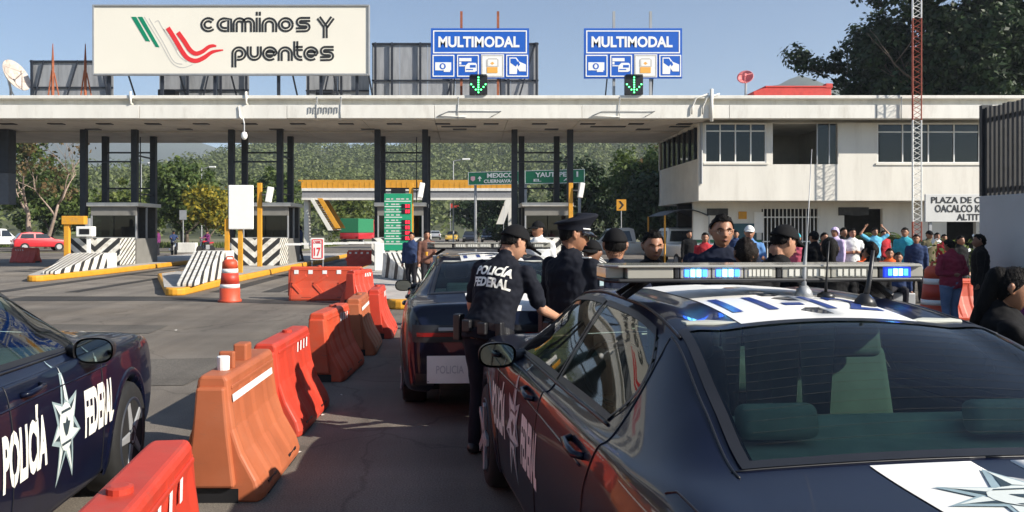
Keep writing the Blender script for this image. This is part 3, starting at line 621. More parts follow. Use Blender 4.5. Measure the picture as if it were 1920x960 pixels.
G = {'c': ([arc(.5,.5,.34,40,320,20)], 1.0), 'o': ([arc(.5,.5,.34,0,360,28)], 1.04), 'n': ([[(.17,0)]+arc(.5,.5,.33,180,0)+[(.83,0)]], 1.02),
 'm': ([[(.17,0)]+arc(.44,.56,.27,180,0)+[(.71,0)], [(.71,.3)]+arc(.98,.56,.27,180,0)+[(1.25,0)]], 1.44),
 'a': ([[(.83,0),(.83,.83),(.5,.83)]+arc(.5,.5,.33,92,270)+[(.64,.17)]], 1.0), 'i': ([[(.17,0),(.17,.98)], [(.17,1.12),(.17,1.38)]], .36),
 's': ([[(.98,.86),(.5,.86)]+arc(.42,.68,.18,100,250,6)+[(.6,.5)]+arc(.68,.33,.17,80,-90,6)+[(.1,.15)]], 1.02),
 'y': ([[(.02,1),(.42,.36),(.42,-.42)], [(.86,1),(.46,.36)]], .9), 'p': ([[(.17,-.45)]+arc(.5,.5,.33,180,-110,20)], 1.0), 'u': ([[(.17,1)]+arc(.5,.5,.33,180,360)+[(.83,1)]], 1.02),
 'e': ([[(.3,.5),(.84,.5)]+arc(.5,.5,.34,4,310,20)], 1.0), 't': ([[(.17,1.36),(.17,.5)]+arc(.5,.5,.33,180,285,8), [(.17,.86),(.62,.86)]], .66)}
def write(word, x0, x1, ybase, xh):
    s = xh*SS; tot = sum(G[c][1] for c in word); k = (x1-x0)*SS/tot; x = X(x0); z = Z(ybase)
    for c in word:
        b = MB()
        for path in G[c][0]:
            P = [Vector((x+p[0]*k, z+p[1]*s)) for p in path]; n = len(P)
            for off in (-.105, .105):
                q = []
                for i in range(n):
                    d = (P[min(i+1,n-1)]-P[max(i-1,0)]).normalized(); q.append(P[i]+Vector((-d.y, d.x))*off*s)
                b.ribbon(q, .135*s, -.014+.002*(off > 0), th=.012)
        b.build('letter', 'ink', bs); x += G[c][1]*k
write('caminos', 376, 583, 60, 27.5); write('y', 597, 625, 60, 27); write('puentes', 434, 627, 114, 27)
# ---------------------------------------------------------------- blue lane signs
def lane_sign(x0, label, alabel):
    d = 32.25; s = thing('lane_sign', label, 'sign', (wx(x0+92,d), d, 7.06), group='blue lane signs on the canopy')
    o = (wx(x0+92,d), 7.06); X = lambda x: wx(x0+x, d)-o[0]; Z = lambda y: wz(y, d)-o[1]
    def bar(nm, m, xa, xb, ya, yb, y0, y1, par=s): b = MB(); b.bb(X(xa), X(xb), y0, y1, Z(yb), Z(ya)); return b.build(nm, m, par)
    bar('panel', 'sign_blue', 0, 184, 53, 147, 0, .08)
    for r in ((4,180,57,59.2),(4,180,97.8,100),(4,6.2,59.2,97.8),(177.8,180,59.2,97.8)): bar('border', 'sign_white', *r, -.008, 0)
    px = lambda x: x0+x
    text('lettering', 'MULTIMODAL', 'sign_white', s, (X(90), -.006, Z(78.5)), w=152*d/F, h=21*d/F, bold=.035)
    for k in range(4):
        a = 2+k*46; c = a+43
        t = bar('pictogram_tile', 'sign_white' if k == 2 else 'sign_blue', a, c, 102, 145, -.012, -.001)
        for r in ((a+1,c-1,103,105),(a+1,c-1,142,144),(a+1,a+3,105,142),(c-3,c-1,105,142)): bar('tile_border', 'sign_white' if k != 2 else 'grey_line', *r, -.02, -.0125, t)
        def mk(m, xa, xb, ya, yb, y=-.021): return bar('pictogram_mark', m, a+xa, a+xb, ya, yb, y, -.0125, t)
        def poly(m, pts, y=-.021): b = MB(); b.prism([(X(a+p), Z(q)) for p, q in pts], y, -.0125, 'y'); return b.build('pictogram_mark', m, t)
        if k == 0:
            mk('sign_white', 6, 36, 117, 132); poly('sign_blue', [(20+6*math.cos(q), 124.5+6*math.sin(q)) for q in np.linspace(0, 6.28, 13)[:-1]], -.024); poly('sign_white', [(20+3*math.cos(q), 124.5+4*math.sin(q)) for q in np.linspace(0, 6.28, 11)[:-1]], -.027); mk('sign_white', 22, 34, 131, 135, -.0205)
        if k == 1:
            mk('sign_white', 5, 28, 109, 115); mk('sign_white', 5, 9, 116, 121); mk('sign_white', 5, 17, 122.5, 124.5); poly('sign_white', [(16,124),(22,118),(36,118),(38,121),(38,133),(34,135),(16,135)]); mk('sign_blue', 25, 36, 122, 127, -.024); mk('sign_blue', 18, 31, 129.5, 131.5, -.024)
        if k == 2:
            poly('grey_line', [(10,112),(14,109),(29,109),(33,112),(33,125),(10,125)]); mk('sign_white', 13, 30, 112, 124, -.024); mk('sign_orange', 11, 31, 126, 137, -.024); poly('sign_orange', [(17,119),(21,116),(25,119),(21,122)], -.027)
        if k == 3:
            poly('sign_white', [(7,108),(20,108),(26,116),(38,121),(38,134),(26,134),(22,128),(21,139),(7,139)]); poly('sign_blue', [(9,110),(19,110),(24,118),(19,125),(9,118)], -.024); poly('sign_blue', [(21,117),(24,115),(27,121),(24,125)], -.0245)
    for xa, top in ((57, 20), (126, 20)):
        b = MB(); b.bb(X(xa)-.05, X(xa)+.05, .085, .18, -.06, Z(top)); b.build('post', 'rust' if x0 < 1000 else 'grey_metal', s)
    b = MB(); b.tube([(X(44),.1,Z(147)),(X(42),.3,-.05)], .03, 6); b.tube([(X(130),.1,Z(147)),(X(132),.5,-.05)], .03, 6); b.build('brace', 'dark_steel', s)
    # lane arrow signal
    d2 = 31.88; ax = x0+89 if x0 < 1000 else x0+94
    a = thing('lane_signal', alabel, 'traffic signal', (wx(ax,d2), d2, 7.06), group='green arrow lane signals')
    w = 17*d2/F; zc = wz(159,d2)-7.06
    b = MB(); b.bb(-w, w, 0, .2, zc-w*1.06, zc+w*1.06); b.build('housing', 'black_plastic', a, bevel=.01)
    pts = [(0, q) for q in (-14,-9,-4.5,0,4.5,9,14)]+[(-5,9),(5,9),(-9.5,4),(9.5,4),(-13.5,-1),(13.5,-1)]
    for (p, q) in pts:
        b = MB(); b.lathe([(.034,0),(.03,-.015),(.012,-.022)], 8, (p*d2/F, -.002, zc-q*d2/F), axis='y'); b.build('led', 'led_green', a)
    b = MB(); b.bb(-w*.9, w*.9, -.12, .0, zc+w*1.06, zc+w*1.1); b.build('visor', 'black_plastic', a)
    b = MB(); b.tube([(-.12,.1,-.05),(-.12,.1,zc-w)], .03, 6); b.tube([(.14,.1,-.05),(.14,.1,zc-w)], .03, 6); b.build('bracket_or_shadow', 'white_paint', a)
lane_sign(808, 'blue MULTIMODAL lane sign with rusty posts, nearer the big cream sign', 'green arrow signal below the MULTIMODAL sign nearer the cream billboard')
lane_sign(1095, 'blue MULTIMODAL lane sign standing alone against the sky', 'green arrow signal below the MULTIMODAL sign nearer the office')
# ---------------------------------------------------------------- grey hoardings behind
def hoarding(label, x0, x1, y0, d, posts, diag=()):
    h = thing('hoarding', label, 'billboard', (wx((x0+x1)/2,d), d, 6.97), group='grey hoardings on the canopy roof'); o = wx((x0+x1)/2, d)
    xa, xb = wx(x0,d)-o, wx(x1,d)-o; zt = wz(y0,d)-6.97; n = max(2, int((xb-xa)/1.2))
    for i in range(n):
        b = MB(); p0 = xa+(xb-xa)*i/n; p1 = xa+(xb-xa)*(i+1)/n; b.bb(p0+.006, p1-.006, .1, .13+.01*(i % 2), .05, zt); b.build('panel', 'hoarding', h)
    b = MB(); b.bb(xa, xb, .02, .09, zt-.08, zt); b.build('rail', 'dark_steel', h); b = MB(); b.bb(xa, xb, .02, .09, zt*.45, zt*.45+.06); b.build('rail', 'dark_steel', h)
    for xp in posts: b = MB(); x = wx(xp,d)-o; b.bb(x-.05, x+.05, -.06, .015, -.03, zt); b.build('post', 'dark_steel', h)
    for (xp, xq) in diag: b = MB(); b.tube([(wx(xp,d)-o,-.03,0),(wx(xq,d)-o,.0,zt)], .04, 5); b.build('brace', 'dark_steel', h)
    return h
hoarding('grey hoarding behind the red and white posts at the far left', 55, 211, 113, 35.5, (60, 206), ((60,82),(118,146),(206,190)))
hoarding('low grey hoarding under the left half of the cream sign', 297, 466, 120, 36, (352, 414, 462), ((375,395),))
hoarding('grey hoarding under the right end of the cream sign', 573, 692, 120, 36.4, (578, 640), ((600,620),))
hoarding('wide grey framed hoarding behind the MULTIMODAL sign beside the cream sign', 697, 1010, 80, 36, (704, 735, 788, 845, 953, 1006), ((830,866),(965,1004)))
for xp, lb in ((312, 'dark vent box under the cream sign, left one'), (608, 'dark vent box under the cream sign, right one')):
    v = thing('vent_box', lb, 'vent', (wx(xp,34.6), 34.6, 6.97)); b = MB(); b.bb(-.38,.38,0,.5,0,.78); b.build('housing', 'black_plastic', v, bevel=.02)
    for q in range(5): b = MB(); b.bb(-.34,.34,-.03,.0,.08+q*.14,.14+q*.14); b.build('louvre', 'dark_steel', v)
for xp, tall, lb in ((99,82,'rusty pointed post left of the cream sign, taller of the pair'), (160,82,'rusty pointed post nearest the cream sign')):
    p = thing('roof_post', lb, 'post', (wx(xp,33), 33, 6.97)); b = MB(); b.tube([(0,0,0),(0,0,wz(115,33)-6.97),(0,0,wz(tall,33)-6.97)], [.06,.05,.015], 6); b.build('shaft', 'rust', p); b = MB(); b.tube([(-.22,0,0),(-.04,0,1.3)], .03, 5); b.tube([(.25,0.1,0),(.05,0,1.2)], .03, 5); b.build('brace', 'rust', p)
# ---------------------------------------------------------------- toll islands and booths
def stripe_mat(name, expr, period, c1=(.80,.78,.72), c2=(.03,.03,.032), duty=.5):
    m = bpy.data.materials.new(name); m.use_nodes = True; nt = m.node_tree; N = nt.nodes; L = nt.links; b = N['Principled BSDF']; b.inputs['Roughness'].default_value = .6
    tc = N.new('ShaderNodeTexCoord'); sp = N.new('ShaderNodeSeparateXYZ'); L.new(tc.outputs['Object'], sp.inputs[0])
    ab = N.new('ShaderNodeMath'); ab.operation = 'ABSOLUTE'; L.new(sp.outputs[0], ab.inputs[0])
    src = {'ax': ab.outputs[0], 'x': sp.outputs[0], 'y': sp.outputs[1], 'z': sp.outputs[2]}; tot = None
    for k, c in expr.items():
        mu = N.new('ShaderNodeMath'); mu.operation = 'MULTIPLY'; L.new(src[k], mu.inputs[0]); mu.inputs[1].default_value = c/period
        if tot is None: tot = mu.outputs[0]
        else: ad = N.new('ShaderNodeMath'); L.new(tot, ad.inputs[0]); L.new(mu.outputs[0], ad.inputs[1]); tot = ad.outputs[0]
    fr = N.new('ShaderNodeMath'); fr.operation = 'FRACT'; L.new(tot, fr.inputs[0])
    gt = N.new('ShaderNodeMath'); gt.operation = 'GREATER_THAN'; L.new(fr.outputs[0], gt.inputs[0]); gt.inputs[1].default_value = duty
    nz = N.new('ShaderNodeTexNoise'); nz.inputs['Scale'].default_value = 5; nz.inputs['Detail'].default_value = 7; L.new(tc.outputs['Object'], nz.inputs['Vector'])
    rp = N.new('ShaderNodeValToRGB'); L.new(nz.outputs['Fac'], rp.inputs[0]); rp.color_ramp.elements[0].position = .35; rp.color_ramp.elements[0].color = (.66,.64,.6,1); rp.color_ramp.elements[1].position = .6
    mx = N.new('ShaderNodeMix'); mx.data_type = 'RGBA'; L.new(gt.outputs[0], mx.inputs[0]); mx.inputs[6].default_value = (*c1,1); mx.inputs[7].default_value = (*c2,1)
    m2 = N.new('ShaderNodeMix'); m2.data_type = 'RGBA'; m2.blend_type = 'MULTIPLY'; m2.inputs[0].default_value = 1; L.new(mx.outputs[2], m2.inputs[6]); L.new(rp.outputs[0], m2.inputs[7]); L.new(m2.outputs[2], b.inputs['Base Color']); MT[name] = m
stripe_mat('chevron', {'ax': 1.0, 'z': -1.15}, .56, duty=.52)
stripe_mat('hatch', {'x': 1.0, 'y': .26, 'z': -.1}, .15, duty=.62)
stripe_mat('side_hatch', {'y': 1.0, 'z': -1.6}, .36, duty=.6)
stripe_mat('red_white', {'z': 1.0}, .36, c1=(.74,.085,.03), c2=(.8,.8,.78), duty=.66)
mat('booth_grey', (.19,.185,.17), .7, var=.1, scale=2, dirt=.3)
def island(name, label, xl, xr, tip, wy0, wy1, wx0, wx1, wh, bx, ye=50.):
    it = thing(name, label, 'toll island', (0, 0, 0))
    ox, oy = tip; it.location = (ox, oy, 0)
    nose = [(tip[0]-ox+.28*math.cos(a), .28+.28*math.sin(a)) for a in np.linspace(R(200), R(340), 7)]
    right = [(xr-ox, wy1-oy), (xr-ox, ye-oy)]; left = [(xl-ox, ye-oy), (xl-ox, wy1+2-oy)]
    b = MB(); b.prism(nose+right+left, 0, .2, 'z'); b.build('kerb', 'yellow_paint', it, bevel=.05, seg=3)
    def ins(p, k=.16): c = Vector(((xl+xr)/2-ox, (wy1+ye)/2-oy)); d = (c-Vector(p)); return (p[0]+(k if p[0] < c.x else -k)*.9, p[1]+(k*2 if p[1] < 3 else 0))
    b = MB(); b.prism([ins(p) for p in nose+right+left], .19, .204, 'z'); b.build('deck', 'concrete', it)
    # striped crash wedge on the nose
    cx, cy = (wx0+wx1)/2, wy1
    b = MB(); y0 = wy0-cy; w0 = .22; tx = tip[0]-cx+.12
    v = [(tx-w0,y0,.2),(tx+w0,y0,.2),(wx1-cx,0,.2),(wx0-cx,0,.2),(tx-w0,y0,.30),(tx+w0,y0,.30),(wx1-cx-.06,0,wh),(wx0-cx+.06,0,wh)]
    b.add(v, [(3,2,1,0),(4,5,6,7),(0,1,5,4),(1,2,6,5),(2,3,7,6),(3,0,4,7)]); b.build('crash_wedge', 'hatch', it, bevel=.03, loc=(cx-ox, cy-oy, 0))
    b = MB(); b.bb(wx0-cx+.05, wx1-cx-.05, .004, .9, .2, wh-.01); b.build('wedge_block', 'white_paint', it, bevel=.02, loc=(cx-ox, cy-oy, 0))
    # chevron block before the booth
    bw_ = 1.03
    b = MB(); b.bb(-bw_, bw_, 0, .02, -.55, .58); b.build('chevron_panel', 'chevron', it, loc=(bx-ox, 33.0-oy, .76))
    b = MB(); b.bb(-bw_, bw_, 0.021, 1.55, -.55, .58); b.build('crash_block', 'side_hatch', it, bevel=.02, loc=(bx-ox, 33.0-oy, .76)); return it
def booth(label, bx, group='toll booths'):
    bt = thing('toll_booth', label, 'toll booth', (bx, 34.75, .2), group=group)
    for (x0, x1, y0, y1, z0, z1, nm, m) in ((-1.0,1.0,0,.08,0,1.1,'wall','booth_grey'),(-1.0,1.0,2.2,2.3,0,2.5,'wall','booth_grey'),(-1.0,-.92,.08,2.2,0,1.1,'wall','booth_grey'),(.92,1.0,.08,2.2,0,1.1,'wall','booth_grey'),
        (-1.0,1.0,0,.07,2.1,2.5,'header','booth_grey'),(-1.12,1.12,-.15,2.45,2.5,2.66,'roof','white_paint'),(-1.0,-.93,0,.07,1.1,2.1,'window_post','grey_metal'),(.93,1.0,0,.07,1.1,2.1,'window_post','grey_metal'),(.93,1.0,1.1,1.18,1.1,2.5,'window_post','grey_metal'),
        (-.7,.7,.5,.9,.7,1.15,'counter','black_plastic'),(-.3,.15,.6,.8,1.15,1.5,'monitor','black_plastic'),(-1.0,1.0,.02,.09,1.1,1.16,'window_sill','grey_metal')):
        b = MB(); b.bb(x0, x1, y0, y1, z0, z1); b.build(nm, m, bt, bevel=.01)
    for (x0, x1) in ((-.93,-.02),(.02,.93)): b = MB(); b.bb(x0, x1, .03, .04, 1.16, 2.1); b.build('pane', 'window_glass', bt)
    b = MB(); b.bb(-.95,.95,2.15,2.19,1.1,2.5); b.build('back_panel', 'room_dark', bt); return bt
island('toll_island', 'toll island with low striped wedge, leftmost, beside the red car', -17.3, -13.6, (-14.1,25.8), 26.6, 31.0, -15.6, -14.0, .78, -15.45)
island('toll_island', 'toll island with tall white striped wedge behind the orange drum', -10.6, -7.4, (-7.55,20.35), 20.9, 25.2, -8.75, -7.62, 1.02, -8.85)
island('toll_island', 'toll island under the green price board behind the front patrol car', -4.3, -1.3, (-1.45,16.9), 22.5, 25.0, -2.75, -1.95, .98, -3.0)
island('toll_island', 'toll island hidden behind the officers with a grey booth', 1.6, 4.9, (4.3,24), 25.0, 28.5, 3.4, 4.6, .9, 3.4)
booth('grey toll booth with dark window on the leftmost island', -15.45); booth('toll booth half hidden by the white notice board', -8.85); booth('toll booth behind the green price board', -3.0); booth('toll booth with white roof behind the officer in the peaked cap', 3.4)
# yellow gantry box left
gy_ = thing('height_gauge', 'yellow post with boxy yellow head at the leftmost island', 'post', (wx(126,31), 31, .2))
b = MB(); b.bb(-.1,.1,-.08,.08,0,wz(410,31)-.2); b.build('post', 'yellow_paint', gy_, bevel=.015)
b = MB(); b.bb(-.16,.72,-.14,.16,wz(421,31)-.2,wz(405,31)-.2); b.build('head', 'yellow_paint', gy_, bevel=.02)
def camera_box(label, xp, yp, d, ylow, ptop=343, group='lane cameras'):
    c = thing('lane_camera', label, 'camera', (wx(xp,d), d, .2), group=group)
    b = MB(); b.bb(-.09,.09,-.07,.07,0,wz(ptop,d)-.2); b.build('post', 'yellow_paint', c, bevel=.012)
    z = wz(yp,d)-.2; b = MB(); T = Matrix.Translation((.42,-.1,z)) @ Matrix.Rotation(R(10), 4, 'Y'); b.box((0,0,0), (.2,.32,.62), 0, T); b.build('camera_housing', 'sign_white', c, bevel=.02)
    b = MB(); b.tube([(.05,0,z),(.32,-.05,z)], .03, 6); b.build('arm', 'grey_metal', c); return c
camera_box('yellow post with white lane camera beside the white notice board', 487, 365, 32.2, 450); camera_box('yellow post with white lane camera above the green price board', 771, 357, 33.0, 400); camera_box('yellow post with white lane camera behind the peaked-cap officer', 1070, 357, 33.5, 400)
# loose equipment on the left booth
eq = thing('card_reader', 'white payment terminal box beside the leftmost booth', 'terminal', (wx(165,32.6), 32.6, .2))
b = MB(); b.bb(-.06,.06,0,.12,0,1.2); b.build('stand', 'sign_white', eq); b = MB(); b.bb(-.45,.22,-.1,.25,1.2,1.62); b.build('cabinet', 'reflective', eq, bevel=.03); b = MB(); b.bb(-.3,.1,-.115,-.1,1.3,1.52); b.build('screen', 'black_plastic', eq); b=MB(); b.bb(-.12,.06,-.02,.14,1.62,1.95); b.build('camera_head','grey_metal',eq, bevel=.02)
# white notice board on yellow posts
nb = thing('notice_board', 'blank white notice board on two yellow posts', 'sign', (wx(451,27.5), 27.5, .2)); d = 27.5; o = wx(451, d)
b = MB(); b.bb(wx(428,d)-o, wx(475,d)-o, 0, .05, wz(430,d)-.2, wz(347,d)-.2); b.build('panel', 'sign_white', nb, bevel=.03)
for xp, yt in ((424,410),(449,420)):
    b = MB(); b.bb(wx(xp,d)-o-.07, wx(xp,d)-o+.07, .06, .18, 0, wz(yt,d)-.2); b.build('post', 'yellow_paint', nb)
b = MB(); b.bb(wx(436,d)-o, wx(470,d)-o, .06, .1, wz(425,d)-.2, wz(352,d)-.2); b.build('backing', 'grey_metal', nb)
# green price board
pb = thing('price_board', 'green toll price board with red digital figures', 'sign', (wx(746,27), 27, .2)); d = 27.0; o = wx(746, d)
X = lambda x: wx(x,d)-o; Z = lambda y: wz(y,d)-.2
b = MB(); b.bb(X(720), X(772), 0, .12, Z(470), Z(363)); b.build('panel', 'board_green', pb, bevel=.015)
b = MB(); b.bb(X(733), X(760), .02, .1, Z(362.5), Z(354)); b.build('header_box', 'black_plastic', pb)
for xx in (-.35, .3): b = MB(); b.bb(xx-.05, xx+.05, .13, .22, 0, Z(370)); b.build('post', 'grey_metal', pb)
for k in range(9):
    yy = 378+k*10; b = MB(); b.bb(X(721), X(754 if k else 770), -.008, 0, Z(yy), Z(yy-1.3)); b.build('row_line', 'sign_white', pb)
    for q in range(3 if k else 5):
        w = (8, 5, 9, 7, 6)[(k+q) % 5]; x0 = 724+q*9.3; b = MB(); b.bb(X(x0), X(x0+w-1), -.006, 0, Z(yy-3.6), Z(yy-6.2)); b.build('row_print', 'grey_line', pb)
    if k in (1,2,4,5,6,7):
        b = MB(); b.bb(X(753), X(769.5), -.02, -.001, Z(yy+2.5), Z(yy-5.5)); f = b.build('display', 'black_plastic', pb)
        for q in range(2): b = MB(); b.bb(X(760+q*4.6), X(763.8+q*4.6), -.03, -.0205, Z(yy+1.6), Z(yy-4.6)); b.build('digit', 'led_red', f)
# boom barrier and lane sign
bm_ = thing('boom_gate', 'white boom gate lowered across the lane left of the price board', 'barrier', (wx(712,29), 29, .2)); d = 29.
b = MB(); b.bb(-.18,.18,-.15,.15,0,1.0); b.build('cabinet', 'sign_white', bm_, bevel=.03)
for k in range(6):
    b = MB(); x0 = -3.4+k*.57; b.bb(x0, x0+.565, -.06, -.02, .92+.012*k, 1.0+.012*k); b.build('arm_segment', 'sign_white' if k % 2 == 0 else 'reflective', bm_)
ls = thing('lane_number_sign', 'small white sign with red figures hanging on the boom gate', 'sign', (wx(595,28.9), 28.9, 0)); d = 28.9
b = MB(); b.bb(-.24,.24,0,.03,wz(487,d),wz(446,d)); b.build('panel', 'sign_white', ls)
b = MB(); b.bb(-.2,-.16,-.01,-.001,wz(484,d),wz(449,d)); b.bb(.16,.2,-.01,-.001,wz(484,d),wz(449,d)); b.bb(-.16,.16,-.01,-.001,wz(450,d),wz(448.5,d)); b.bb(-.16,.16,-.01,-.001,wz(485,d),wz(483.5,d)); b.build('border', 'logo_red', ls)
text('lettering', '17', 'logo_red', ls, (0,-.006,wz(472,d)), w=.24, h=.3, bold=.02); text('lettering', 'CARRIL', 'logo_red', ls, (0,-.006,wz(454,d)), w=.27, h=.1, bold=.01)
for sx in (-.2,.2): b = MB(); b.bb(sx-.02, sx+.02, .03, .06, 0, wz(487,d)+.1); b.build('leg', 'grey_metal', ls)
# ---------------------------------------------------------------- footbridge
FB = 70.; fb = thing('footbridge', 'white footbridge with yellow railings crossing the road', 'bridge', (0, FB, 0))
x0, x1 = wx(566,FB), wx(962,FB)
b = MB(); b.bb(x0, x1, 0, 2.0, wz(374,FB), wz(354,FB)); b.build('deck_beam', mat('beam_grey', (.24,.24,.25), .8), fb)
b = MB(); b.bb(x0, x1, -.12, -.002, wz(358,FB), wz(353,FB)); b.build('beam_flange', 'white_paint', fb); b = MB(); b.bb(x0, x1, -.12, -.002, wz(375,FB), wz(371,FB)); b.build('beam_flange', 'white_paint', fb)
for y in (-.05, 1.95):
    n = 40
    b = MB(); b.bb(x0-.3, x1, y-.04, y+.04, wz(340,FB), wz(337.5,FB)); b.build('handrail', 'yellow_paint', fb)
    b = MB(); b.bb(x0, x1, y-.012, y+.012, wz(353,FB), wz(342,FB)); b.build('railing_mesh', 'yellow_paint', fb)
    for k in range(n+1): b = MB(); xx = x0+(x1-x0)*k/n; b.bb(xx-.04, xx+.04, y-.035, y+.035, wz(353,FB), wz(340,FB)); b.build('railing_post', 'yellow_paint', fb)
for xp in (572, 958): b = MB(); xx = wx(xp,FB); b.bb(xx-.2, xx+.2, .5, 1.5, 0, wz(374,FB)); b.build('pier', 'white_paint', fb)
for y in (-.4, 2.4):                                       # left stair
    b = MB(); b.prism([(wx(582,FB),wz(372,FB)),(wx(589,FB),wz(372,FB)),(wx(626,FB),wz(432,FB)),(wx(617,FB),wz(432,FB))], y-.06, y+.06, 'y'); b.build('stair_stringer', 'white_paint' if y < 0 else 'yellow_paint', fb)
    b = MB(); b.prism([(wx(597,FB),wz(372,FB)),(wx(606,FB),wz(372,FB)),(wx(640,FB),wz(428,FB)),(wx(630,FB),wz(428,FB))], y-.07, y+.07, 'y'); b.build('stair_railing', 'yellow_paint', fb)
for k in range(14): b = MB(); q = k/13; xx = wx(590+40*q,FB); zz = wz(374+56*q,FB); b.bb(xx-.14, xx+.14, -.33, 2.33, zz-.05, zz); b.build('stair_tread', 'concrete', fb)
for y in (-.4, 2.4): b = MB(); b.prism([(wx(950,FB),wz(372,FB)),(wx(962,FB),wz(372,FB)),(wx(944,FB),wz(420,FB)),(wx(932,FB),wz(420,FB))], y-.06, y+.06, 'y'); b.build('stair_stringer', 'white_paint', fb)
# ---------------------------------------------------------------- road signs
rs = thing('road_sign', 'wide green road sign reading MEXICO CUERNAVACA and YAUTEPEC', 'road sign', (wx(984,60), 60, 0), R(-21)); SW = 9.1
X = lambda x: (x-984)/212*SW; Z = lambda y: wz(y, 60)
b = MB(); b.bb(X(878), X(984)-.01, 0, .08, Z(345), Z(320)); b.build('panel', 'sign_green', rs); b = MB(); b.bb(X(984)+.01, X(1090), 0, .08, Z(345), Z(320)); b.build('panel', 'sign_green', rs)
for r in ((878,983.5,320,320.9),(878,983.5,344.1,345),(878,878.9,320.9,344.1),(982.6,983.5,320.9,344.1),(984.5,1090,320,320.9),(984.5,1090,344.1,345),(984.5,985.4,320.9,344.1),(1089.1,1090,320.9,344.1)): b = MB(); b.bb(X(r[0]), X(r[1]), -.01, -.001, Z(r[3]), Z(r[2])); b.build('border', 'sign_white', rs)
for (t, x0, x1, y0, y1) in (('MEXICO', 914, 964, 323, 332), ('CUERNAVACA', 908, 972, 335, 342), ('YAUTEPEC', 1003, 1068, 324, 333), ('EL          A', 1000, 1064, 336, 341), ('1', 1076, 1079, 324, 334)): text('lettering', t, 'sign_white', rs, (X((x0+x1)/2), -.01, Z((y0+y1)/2)), w=X(x1)-X(x0), h=Z(y0)-Z(y1), bold=.03)
b = MB(); b.prism([(X(887+p), Z(333+q)) for p, q in ((-4,-4),(0,-5),(4,-4),(4,2),(0,5),(-4,2))], -.012, -.001, 'y'); b.build('route_shield', mat('shield_pink', (.8,.45,.5), .5), rs)
b = MB(); b.prism([(X(900+p), Z(333+q)) for p, q in ((-1,5),(-1,0),(-4,0),(0,-5),(4,0),(1,0),(1,5))], -.012, -.001, 'y'); b.build('arrow', 'sign_white', rs)
for xp in (890, 984, 1080): b = MB(); b.tube([(X(xp),.22,0),(X(xp),.22,Z(320))], .11, 8); b.build('post', 'grey_metal', rs)
b = MB(); b.bb(X(878), X(1090), .085, .2, Z(333)-.06, Z(333)+.06); b.build('beam', 'grey_metal', rs)
cs = thing('curve_sign', 'small yellow curve chevron sign by the trees', 'road sign', (wx(1165,48), 48, 0)); d = 48.
b = MB(); b.bb(-.29,.29,0,.03,wz(395,d),wz(374,d)); b.build('panel', 'yellow_paint', cs, bevel=.01)
b = MB(); b.prism([(-.16,wz(392,d)),(-.04,wz(392,d)),(.16,wz(384.5,d)),(-.04,wz(377,d)),(-.16,wz(377,d)),(.03,wz(384.5,d))], -.012, -.001, 'y'); b.build('chevron_mark', 'ink', cs)
b = MB(); b.tube([(0,.05,0),(0,.05,wz(376,d))], .035, 6); b.build('post', 'grey_metal', cs)
# lamp posts and small far signs
for (xp, yt, d, lb) in ((378,316,85,'slender grey lamp post before the green tree'),(265,308,98,'thin distant pole behind the first booth'),(850,302,72,'pole with street lamps beside the MEXICO sign')):
    p = thing('lamp_post', lb, 'lamp post', (wx(xp,d), d, 0)); b = MB(); b.tube([(0,0,0),(0,0,wz(yt,d))], [.09,.05], 6); b.build('pole', 'grey_metal', p)
    b = MB(); b.tube([(0,0,wz(yt,d)),(.9,0,wz(yt,d)+.15)], .035, 5); b.build('arm', 'grey_metal', p); b = MB(); b.bb(.8,1.5,-.12,.12,wz(yt,d)+.1,wz(yt,d)+.24); b.build('lamp_head', 'sign_white', p, bevel=.03)
p = thing('route_sign', 'small blank white road sign on a post beyond the lanes', 'road sign', (wx(343,64), 64, 0)); b = MB(); b.bb(-.28,.28,0,.03,wz(412,64),wz(394,64)); b.build('panel', 'grey_metal', p); b = MB(); b.tube([(0,.05,0),(0,.05,wz(396,64))], .04, 6); b.build('post', 'grey_metal', p)
p = thing('red_banner', 'red banner hung across the far road under the footbridge', 'banner', (wx(858,120), 120, 0)); b = MB(); b.bb(-1.05,1.05,0,.05,wz(390,120),wz(382,120)); b.build('cloth', 'barrier_red', p); b = MB(); b.tube([(-1.1,0,0),(-1.1,0,wz(380,120))], .06, 5); b.tube([(1.1,0,0),(1.1,0,wz(380,120))], .06, 5); b.build('post', 'grey_metal', p)
# low white parapets beside the far road
for (xa, xb, yt, yb, d, lb) in ((440,560,486,502,36,None),(195,232,455,470,60,'pale concrete block beyond the first lane'),(325,367,455,475,58,'white concrete block behind the motorcycle')):
    if lb: b = MB(); b.bb(wx(xa,d), wx(xb,d), 0, .5, 0, wz(yt,d)); tag(b.build('concrete_block', 'white_paint', loc=(0,d,0), bevel=.04), lb, 'block', 'concrete blocks beyond the lanes')
